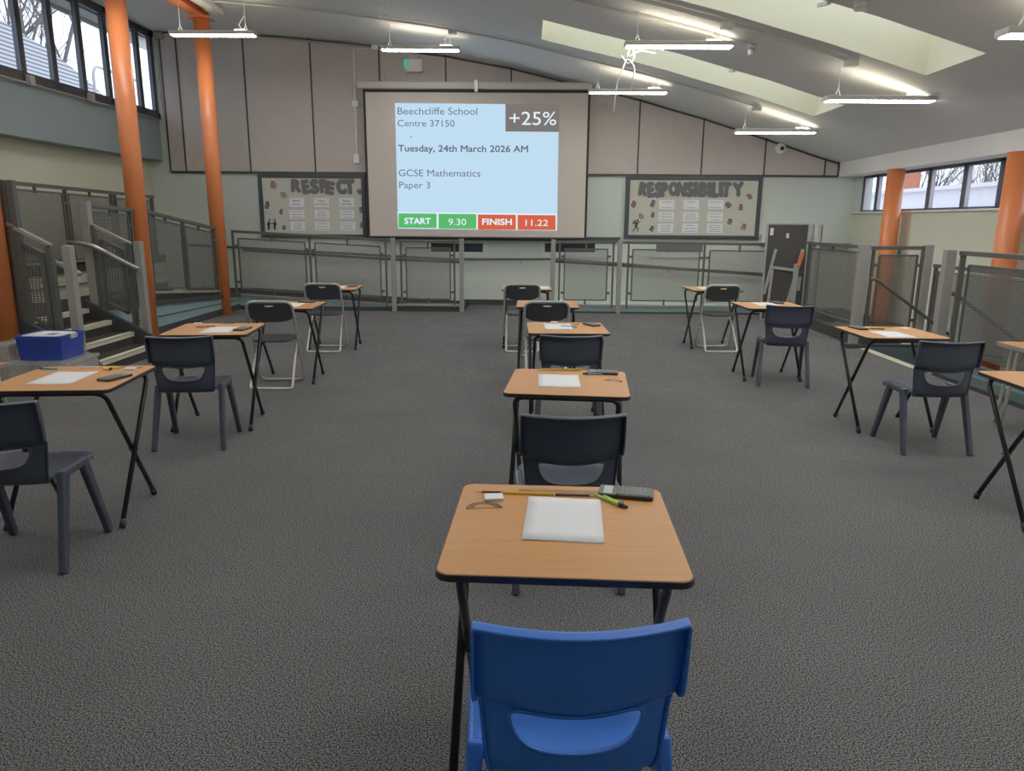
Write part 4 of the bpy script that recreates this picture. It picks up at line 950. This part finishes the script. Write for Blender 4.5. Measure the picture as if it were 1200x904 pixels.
# ------------------------------------------------------------------ folding chairs
def make_fold():
    t = thing('folding_chair', '', 'chair', group='folding chairs with silver frames')
    f = MB(); top = 0.79
    f.tube(fillet([(-.212, .192, .012), (-.205, -.115, top), (.205, -.115, top), (.212, .192, .012)], 0.075, 8, closed=True), 0.0125, 10, closed=True); f.build('back_frame', 'silver', t, smooth=True)
    g = MB(); g.tube(fillet([(-.172, .15, .425), (-.182, -.03, .25), (-.192, -.195, .011), (.192, -.195, .011), (.182, -.03, .25), (.172, .15, .425)], 0.03, 5), 0.011, 10); g.build('leg_frame', 'creamleg', t, smooth=True)
    h = MB()
    for s_ in (-1, 1): h.tube([(s_ * .175, .04, .265), (s_ * .222, .04, .265)], 0.009, 8)
    h.tube([(-.172, .15, .422), (.172, .15, .422)], 0.01, 8); h.build('pivot_bolt', 'steel', t)
    # backrest with a hand hole
    def yb(z): return -.115 + (top - z) * .307 / .778 + 0.004
    xs = [-.192, -.14, -.085, -.045, 0, .045, .085, .14, .192]; rows = []
    for z in (.635, .665, .70, .742, .760, .777):
        rows.append([(x, yb(z) - .022 * (1 - (x / .192) ** 2), z - (.030 * (1 - (x / .192) ** 4) * max(0, (.70 - z) / .065))) for x in xs])
    grid_obj('backrest', rows, 'pad', t, {(3, 3), (3, 4)}, [(lambda c: c.z > 0 , (0, 0.008, 0))], thick=0.008)
    s_ = MB(); pl = []
    for k2 in range(28):
        a = 2 * PI * k2 / 28; c, s2 = math.cos(a), math.sin(a); pl.append((math.copysign(abs(c) ** .55, c) * (.185 + .008 * s2), .02 + math.copysign(abs(s2) ** .6, s2) * .19))
    s_.prism(pl, 'z', .428, .452); s_.build('seat', 'pad', t, bevel=0.009, seg=3)
    return t
FC = [(-2.313, 6.64, 2.5, 'silver and black folding chair nearest in the left row, at the third desk'), (-2.36, 8.56, 3.5, 'silver and black folding chair at the farthest desk of the left row'),
      (.192, 6.86, 5, 'silver and black folding chair at the fourth desk of the middle row'), (-.043, 8.718, 3.6, 'silver and black folding chair at the farthest desk of the middle row'),
      (2.335, 8.845, 3.5, 'silver and black folding chair at the farthest desk of the right row')]
pf = make_fold()
for i, (x, y, a, lb) in enumerate(FC):
    o = pf if i == 0 else dup(pf, (x, y, 0), math.radians(a), lb)
    o.location = (x, y, 0); o.rotation_euler = (0, 0, math.radians(a)); o['label'] = lb

# ------------------------------------------------------------------ things on the desks
TZ = 0.7203
def paper(label, x, y, a, w=.21, d=.297):
    n = 6; mb = MB()
    for kk, z0 in ((0, 0.0), (1, 0.0022)):
        pass
    vs, fs = [], []
    R = random.Random(int(x * 100) + int(y * 77)); ph = R.uniform(0, 6)
    for i in range(n + 1):
        for j in range(n + 1):
            u, v = i / n - .5, j / n - .5
            vs.append((u * w, v * d, 0.0026 + 0.0010 * math.sin(ph + u * 5) * (v * v * 4)))
    for i in range(n):
        for j in range(n): fs.append((i * (n + 1) + j, (i + 1) * (n + 1) + j, (i + 1) * (n + 1) + j + 1, i * (n + 1) + j + 1))
    mb.add(vs, fs); o = mb.build('exam_paper', 'paper', smooth=True); md = o.modifiers.new('solidify', 'SOLIDIFY'); md.thickness = 0.0022; md.offset = -1
    o.location = (x, y, TZ); o.rotation_euler = (0, 0, a); tag(o, label, 'paper', 'white sheets on the desks'); return o
def from_corners(*pts):
    P = [atz(*p, TZ) for p in pts]; c = sum(P, Vector()) / len(P); d = (P[1] - P[0]) + (P[2] - P[3]); return c.x, c.y, math.atan2(d.y, d.x)
def crop(x0, y0, s): return lambda x, y: (x0 + x * s, y0 + y * s)
c1 = crop(530, 550, 260 / 1200); c2 = crop(600, 425, 140 / 1200); l1 = crop(40, 420, .125); l2 = crop(190, 370, 130 / 1200); r2 = crop(980, 375, 140 / 1200); c3 = crop(610, 370, 110 / 1200); r3 = crop(850, 345, 110 / 1200)
z3 = crop(0, 380, 1 / 3)
def dr(k_): return math.radians(DESK[k_][2])
def loc(k_, x, y):
    X, Y, a = DESK[k_]; a = math.radians(a); return X + x * math.cos(a) - y * math.sin(a), Y + x * math.sin(a) + y * math.cos(a)
x, y, a = from_corners(c1(363, 385), c1(826, 408), c1(812, 165), c1(410, 152)); paper('blank white sheet in the middle of the nearest desk of the middle row', x, y, a)
x, y, a = from_corners(c2(240, 258), c2(680, 265), c2(685, 120), c2(275, 115)); paper('blank white sheet on the second desk of the middle row', x, y, a)
x, y, a = from_corners(z3(95, 215), z3(260, 213), z3(337, 167), z3(190, 167)); paper('blank white sheet on the nearest desk of the left row', x, y, dr('l1'))
x, y, a = from_corners(l2(370, 190), l2(690, 192), l2(820, 122), l2(585, 120)); paper('blank white sheet on the second desk of the left row', x, y, dr('l2'))
x, y, a = from_corners(r2(510, 185), r2(830, 185), r2(600, 110), r2(320, 115)); paper('blank white sheet on the second desk of the right row', x, y, dr('r2'))
x, y, a = from_corners(c3(330, 182), c3(690, 178), c3(600, 100), c3(285, 112)); paper('white sheet under a dark pen on the third desk of the middle row', x, y, dr('c3'))
x, y, a = from_corners(r3(480, 160), r3(690, 155), r3(560, 100), r3(330, 110)); paper('white sheet on the third desk of the right row', x, y, dr('r3'))
for k_, dx, dy in (('l3', .03, -.02), ('l4', .02, 0), ('c4', .0, .02), ('c5', .17, -.02), ('r4', -.05, 0)):
    paper('white sheet on the %s' % DN[k_], *loc(k_, dx, dy), dr(k_))

def make_calc():
    t = thing('calculator', '', 'calculator', group='calculators on the desks')
    b = MB(); b.prism(rrect(.040, .081, .010), 'z', 0, .013); b.build('body', 'calc', t, bevel=0.003)
    s_ = MB(); s_.box(-.031, .031, .040, .066, .013, .0138); s_.build('display', 'lcd', t)
    k2 = MB()
    for r_ in range(8):
        for c_ in range(5 if r_ < 4 else 6):
            n = 5 if r_ < 4 else 6; w = .066 / n; x0_ = -.033 + c_ * w
            k2.box(x0_ + .0015, x0_ + w - .0015, -.073 + r_ * .0132, -.073 + r_ * .0132 + .0092, .013, .0155)
    k2.build('keypad', 'key', t)
    return t
pcalc = make_calc(); first = True
def calc(label, x, y, a):
    global first
    o = pcalc if first else dup(pcalc, (x, y, TZ), a, label); first = False
    o.location = (x, y, TZ); o.rotation_euler = (0, 0, a); o['label'] = label
def mid(*pts): P = [atz(*p, TZ + .01) for p in pts]; c = sum(P, Vector()) / len(P); return c.x, c.y
x, y = mid(c1(800, 135), c1(1078, 165), c1(1085, 105), c1(805, 88)); calc('black calculator at the far right of the nearest desk of the middle row', x, y, math.radians(79))
x, y = mid(c2(765, 95), c2(1050, 125), c2(1055, 85), c2(790, 65)); calc('black calculator behind blue compasses on the second desk of the middle row', x, y, math.radians(80))
x, y = mid(l1(600, 195), l1(730, 210), l1(910, 150), l1(780, 135)); calc('dark calculator on the nearest desk of the left row, right of the sheet', x, y, math.radians(-15))
x, y = mid(l2(790, 150), l2(890, 155), l2(950, 122), l2(850, 120)); calc('dark calculator on the second desk of the left row', x, y, math.radians(-5))
x, y = mid(r2(195, 92), r2(310, 95), r2(245, 62), r2(135, 60)); calc('dark calculator at the left of the second desk of the right row', x, y, math.radians(10))
x, y = mid(c3(850, 125), c3(1015, 128), c3(970, 92), c3(800, 90)); calc('dark calculator at the right of the third desk of the middle row', x, y, math.radians(25))
x, y = mid(r3(620, 108), r3(725, 112), r3(690, 92), r3(580, 92)); calc('dark calculator at the back of the third desk of the right row', x, y, math.radians(15))
x, y = loc('l3', .12, .22); calc('dark calculator at the back of the third desk of the left row', x, y, math.radians(80))
x, y = loc('l4', .2, .10); calc('dark calculator on the farthest desk of the left row', x, y, math.radians(-10))
x, y = loc('r1', -.10, .02); calc('calculator on the desk cut by the right edge', x, y, math.radians(60))

def pencil(name, label, A, B, m, r=.0038, cat='pencil', tip=True):
    A, B = Vector((A[0], A[1], 0)), Vector((B[0], B[1], 0)); c = (A + B) / 2; L = (B - A).length
    t = thing(name, label, cat, (c.x, c.y, TZ + r * 0.87), math.atan2((B - A).y, (B - A).x))
    b = MB(); b.tube([(-L / 2, 0, 0), (L / 2 - (.018 if tip else 0.0), 0, 0)], r, 6); b.build('barrel', m, t)
    if tip:
        p = MB(); p.tube([(L / 2 - .018, 0, 0), (L / 2 - .004, 0, 0)], [r, r * .3], 6); p.build('sharpened_wood', 'pwood', t)
        p = MB(); p.tube([(L / 2 - .004, 0, 0), (L / 2, 0, 0)], [r * .3, r * .05], 6); p.build('lead_tip', 'calc', t)
    else:
        p = MB(); p.tube([(L / 2, 0, 0), (L / 2 + .045, 0, 0)], r * 1.2, 8); p.build('cap', m, t)
    return t
def W2(p): q = atz(*p, TZ); return (q.x, q.y)
pencil('pencil', 'yellow pencil above the sheet on the nearest desk of the middle row', W2(c1(550, 143)), W2(c1(250, 132)), 'yellow', .0042)
pencil('pencil', 'dark brown pencil left of the yellow pencil on the nearest middle desk', W2(c1(275, 128)), W2(c1(128, 127)), 'brown', .003, tip=True)
pencil('pencil', 'dark brown pencil right of the yellow pencil on the nearest middle desk', W2(c1(556, 143)), W2(c1(775, 149)), 'brown', .0036)
pencil('pencil', 'yellow pencil along the back of the second desk of the middle row', W2(c2(740, 76)), W2(c2(260, 72)), 'yellow', .004)
pencil('pencil', 'yellow pencil on the nearest desk of the left row', W2(l1(610, 90)), W2(l1(815, 98)), 'yellow', .004)
pencil('pen', 'black and white pen on the nearest desk of the left row', W2(l1(600, 92)), W2(l1(520, 93)), 'card', .0045, 'pen', False)
pencil('pen', 'red pen lying left of the sheet on the second desk of the left row', W2(l2(575, 121)), W2(l2(440, 128)), 'red', .005, 'pen', False)
pencil('pencil', 'dark pencil along the back of the second desk of the left row', W2(l2(790, 84)), W2(l2(640, 80)), 'brown', .004)
pencil('pencil', 'yellow pencil along the back of the second desk of the right row', W2(r2(345, 84)), W2(r2(580, 78)), 'yellow', .0045)
pencil('pen', 'dark pen in front of the pencil on the second desk of the right row', W2(r2(330, 90)), W2(r2(420, 96)), 'calc', .0045, 'pen', False)
pencil('pen', 'dark blue pen across the sheet on the third desk of the middle row', W2(c3(520, 140)), W2(c3(650, 148)), 'cyan', .005, 'pen', False)
pencil('pencil', 'brown pencil at the back of the third desk of the right row', W2(r3(200, 99)), W2(r3(380, 97)), 'brown', .004)

def ruler(label, A, B, w=.028):
    A, B = Vector((*A, 0)), Vector((*B, 0)); c = (A + B) / 2; L = (B - A).length
    t = thing('ruler', label, 'ruler', (c.x, c.y, TZ + .0002), math.atan2((B - A).y, (B - A).x))
    q = MB(); q.box(-L / 2, L / 2, -w / 2, w / 2, 0, .002); q.build('blade', 'clear_ruler', t)
    q = MB()
    for i in range(int(L * 200)): x_ = -L / 2 + .008 + i * .005; q.box(x_, x_ + .0006, w / 2 - (.008 if i % 2 == 0 else .005), w / 2 - .001, .002, .0022)
    q.build('scale_marks', 'calc', t); return t
ruler('clear plastic ruler behind the pencils on the nearest desk of the middle row', W2(c1(360, 119)), W2(c1(795, 128)))
ruler('clear plastic ruler at the back of the second desk of the middle row', W2(c2(255, 85)), W2(c2(690, 86)))
ruler('clear plastic ruler at the back right of the nearest desk of the left row', W2(l1(820, 82)), W2(l1(1010, 92)))
ruler('clear plastic ruler at the back of the second desk of the left row', W2(l2(620, 92)), W2(l2(770, 92)))
def eraser(label, x, y, a, w=.028, d=.022):
    q = MB(); q.prism(rrect(w, d, .004, 3), 'z', 0, .009); o = q.build('eraser', 'paper', bevel=0.002); o.location = (x, y, TZ); o.rotation_euler = (0, 0, a); tag(o, label, 'eraser', 'white erasers on the desks')
x, y, a = from_corners(c1(173, 180), c1(285, 175), c1(270, 143), c1(168, 145)); eraser('white eraser above the protractor on the nearest desk of the middle row', x, y, a)
eraser('white eraser on the nearest desk of the left row', *W2(l1(900, 104)), .1); eraser('white eraser at the back of the second desk of the left row', *W2(l2(385, 92)), .1)
eraser('white eraser at the back of the second desk of the right row', *W2(r2(690, 94)), .4)
eraser('white eraser by the sheet on the third desk of the middle row', *W2(c3(430, 92)), .1)
def protractor(label, x, y, a, r=.05):
    t = thing('protractor', label, 'protractor', (x, y, TZ), a); q = MB(); n = 20
    out = [(r * math.cos(PI * i / n), r * math.sin(PI * i / n)) for i in range(n + 1)]; inn = [(r * .55 * math.cos(PI * i / n), .008 + r * .5 * math.sin(PI * i / n)) for i in range(n + 1)]
    for i in range(n): q.prism([out[i], out[i + 1], inn[i + 1], inn[i]], 'z', 0, .0015)
    q.prism([(-r, 0), (r, 0), (r * .55, .008), (-r * .55, .008)], 'z', 0, .0015)
    q.build('blade', 'clear_ruler', t); q = MB()
    for i in range(0, 37):
        a_ = PI * i / 36; l = .90 if i % 2 else .84
        q.bar((r * .985 * math.cos(a_), r * .985 * math.sin(a_), .0017), (r * l * math.cos(a_), r * l * math.sin(a_), .0017), .0007, .0003)
    q.build('scale_marks', 'calc', t); return t
x, y = W2(c1(172, 215)); protractor('clear half round protractor at the left of the nearest desk of the middle row', x, y, .12, .052)
x, y = W2(c2(1015, 192)); protractor('clear half round protractor at the right of the second desk of the middle row', x, y, -.45, .048)
def compass(label, A, B, m):
    A, B = Vector((*A, 0)), Vector((*B, 0)); d = B - A; L = d.length; c = (A + B) / 2
    t = thing('drawing_compass', label, 'compasses', (c.x, c.y, TZ + .006), math.atan2(d.y, d.x))
    for s_ in (-1, 1):
        q = MB(); q.bar((L * .30, s_ * .003, 0), (-L * .42, s_ * .007, 0), .007, .009, w1=.005, h1=.006); q.tube([(-L * .42, s_ * .007, 0), (-L * .5, s_ * .007, -.002)], [.002, .0006], 6); q.build('leg', m, t, bevel=.0015)
    q = MB(); q.cyl((L * .32, 0), .009, -.005, .007, 16); q.tube([(L * .36, 0, 0), (L * .5, 0, 0)], .005, 10); q.build('hinge_head', 'calc', t, smooth=True); return t
compass('lime green compasses by the sheet corner on the nearest desk of the middle row', W2(c1(765, 138)), W2(c1(945, 218)), 'green')
compass('light blue compasses beside the calculator on the second desk of the middle row', W2(c2(930, 122)), W2(c2(710, 122)), 'cyan')
compass('light blue compasses at the left of the nearest desk of the left row', W2(l1(220, 112)), W2(l1(45, 98)), 'cyan')
def sharpener(label, x, y, a):
    q = MB(); q.box(-.020, .020, -.010, .010, 0, .014); o = q.build('pencil_sharpener', 'yellow', bevel=.003); o.location = (x, y, TZ); o.rotation_euler = (0, 0, a); tag(o, label, 'sharpener')
    q = MB(); q.box(.016, .0205, -.0105, .0105, -.0, .0145); q.build('end_cap', 'calc', o)
sharpener('small yellow sharpener with black end on the nearest desk of the left row', *W2(l1(685, 112)), 0)
sharpener('small yellow sharpener beyond the sheet on the third desk of the middle row', *W2(c3(705, 120)), .2)

# ------------------------------------------------------------------ boxes at the left and small tables at both edges
a = atz(21, 424, .40); 
def storage_box(label, x0, x1, y0, y1, z0, z1, lid='cloudy'):
    t = thing('storage_box', label, 'box', ((x0 + x1) / 2, (y0 + y1) / 2, z0)); w, d, h = (x1 - x0) / 2, (y1 - y0) / 2, z1 - z0
    q = MB(); th = .004
    q.box(-w, w, -d, -d + th, 0, h - .02); q.box(-w, w, d - th, d, 0, h - .02); q.box(-w, -w + th, -d, d, 0, h - .02); q.box(w - th, w, -d, d, 0, h - .02); q.box(-w, w, -d, d, 0, th)
    for s_ in (-.5, 0, .5): q.box(w * s_ - .008, w * s_ + .008, -d - .004, -d, 0.02, h - .04)
    q.build('tub', 'cloudy', t)
    q = MB(); q.box(-w - .015, w + .015, -d - .015, d + .015, h - .03, h); q.build('lid', lid, t, bevel=.006); return t
BXY = 6.25
ax, bx = aty(17, 424, BXY).x, aty(71, 424, BXY).x; bz = aty(50, 424, BXY).z
storage_box('clear plastic storage box under the blue tray at the left', ax - .05, bx + .06, BXY - .02, BXY + .46, 0, bz - .002)
t = thing('storage_tray', 'deep blue plastic tray full of papers on top of the clear box', 'tray', ((ax + bx) / 2, BXY + .22, bz), math.radians(2)); w, d, h = (bx - ax) / 2 - .01, .19, .215
q = MB(); th = .006
for s_ in (-1, 1):
    q.add([(-w * .93, s_ * d * .92, 0), (w * .93, s_ * d * .92, 0), (w, s_ * d, h), (-w, s_ * d, h), (-w * .93, s_ * (d * .92 - th), 0), (w * .93, s_ * (d * .92 - th), 0), (w, s_ * (d - th), h), (-w, s_ * (d - th), h)], [(0, 1, 2, 3), (4, 7, 6, 5), (0, 4, 5, 1), (3, 2, 6, 7), (0, 3, 7, 4), (1, 5, 6, 2)])
    q.add([(s_ * w * .93, -d * .92, 0), (s_ * w * .93, d * .92, 0), (s_ * w, d, h), (s_ * w, -d, h), (s_ * (w * .93 - th), -d * .92, 0), (s_ * (w * .93 - th), d * .92, 0), (s_ * (w - th), d, h), (s_ * (w - th), -d, h)], [(0, 1, 2, 3), (4, 7, 6, 5), (0, 4, 5, 1), (3, 2, 6, 7), (0, 3, 7, 4), (1, 5, 6, 2)])
q.box(-w * .93, w * .93, -d * .92, d * .92, 0, .006); q.build('tub', 'trayblue', t)
q = MB()
for a_, b_ in ((rrect(w + .012, d + .012, .02), rrect(w - .004, d - .004, .02)),):
    n = len(a_)
    for i in range(n): j = (i + 1) % n; q.prism([a_[i], a_[j], b_[j], b_[i]], 'z', h - .018, h + .004)
q.build('rim', 'trayblue', t)
q = MB(); q.box(w - .005, w + .02, -.05, .05, h - .035, h + .006); q.build('handle', 'lamp_body', t, bevel=.004)
q = MB(); q.box(-w * .85, w * .5, -d * .85, d * .85, .008, h - .012); o = q.build('stacked_papers', 'nosing', bevel=.003); o.location = t.location; o.rotation_euler = t.rotation_euler; tag(o, 'bundle of cream papers filling the blue tray', 'papers')
q = MB(); q.box(-w * .8, w * .75, -d * .8, d * .7, h - .010, h + .004); o = q.build('leaflet', 'card', bevel=.002); o.location = t.location; o.rotation_euler = (0, 0, math.radians(-4)); tag(o, 'loose white leaflet with a grey picture on top of the blue tray', 'paper')
q = MB(); q.box(w * .1, w * .5, -d * .5, d * .1, h + .004, h + .005); q.build('printed_picture', 'photo_b', o)
a = aty(2, 401, 6.4); b = aty(22, 401, 6.4)
storage_box('tall clear plastic box left of the blue tray', a.x, b.x - .03, 6.30, 6.55, 0, a.z)

def small_table(label, x0, x1, y0, y1, z, legm, topm):
    t = thing('classroom_table', label, 'table', ((x0 + x1) / 2, (y0 + y1) / 2, 0)); w, d = (x1 - x0) / 2, (y1 - y0) / 2
    q = MB(); q.prism(rrect(w, d, .02), 'z', z - .018, z); q.build('tabletop', topm, t)
    q = MB(); A_, B_ = rrect(w + .006, d + .006, .024), rrect(w, d, .02); n = len(A_)
    for i in range(n): j = (i + 1) % n; q.prism([A_[i], A_[j], B_[j], B_[i]], 'z', z - .028, z + .001)
    q.build('edge_band', 'grey_edge', t)
    q = MB(); q.box(-w + .08, w - .08, -d + .08, d - .08, z - .05, z - .018); q.build('apron', legm, t)
    for s_ in (-1, 1):
        for off in (0, .07):
            q = MB(); yy = s_ * (d - .05 - off); q.tube(fillet([(-w + .05 - .0, yy, .012), (-w + .10, yy, z - .035), (w - .10, yy, z - .035), (w - .05, yy, .012)], .06, 6), .013, 10); q.build('leg_frame', legm, t, smooth=True)
    return t
small_table('low classroom table with grey edge and pale legs, cut by the right photo edge', 3.62, 4.14, 4.95, 5.62, .64, 'creamleg', 'wood')
a = aty(8, 426, 5.7)
small_table('low classroom table with reddish top cut by the left photo edge', a.x - .6, a.x, 5.3, 5.75, a.z, 'creamleg', 'redtop')
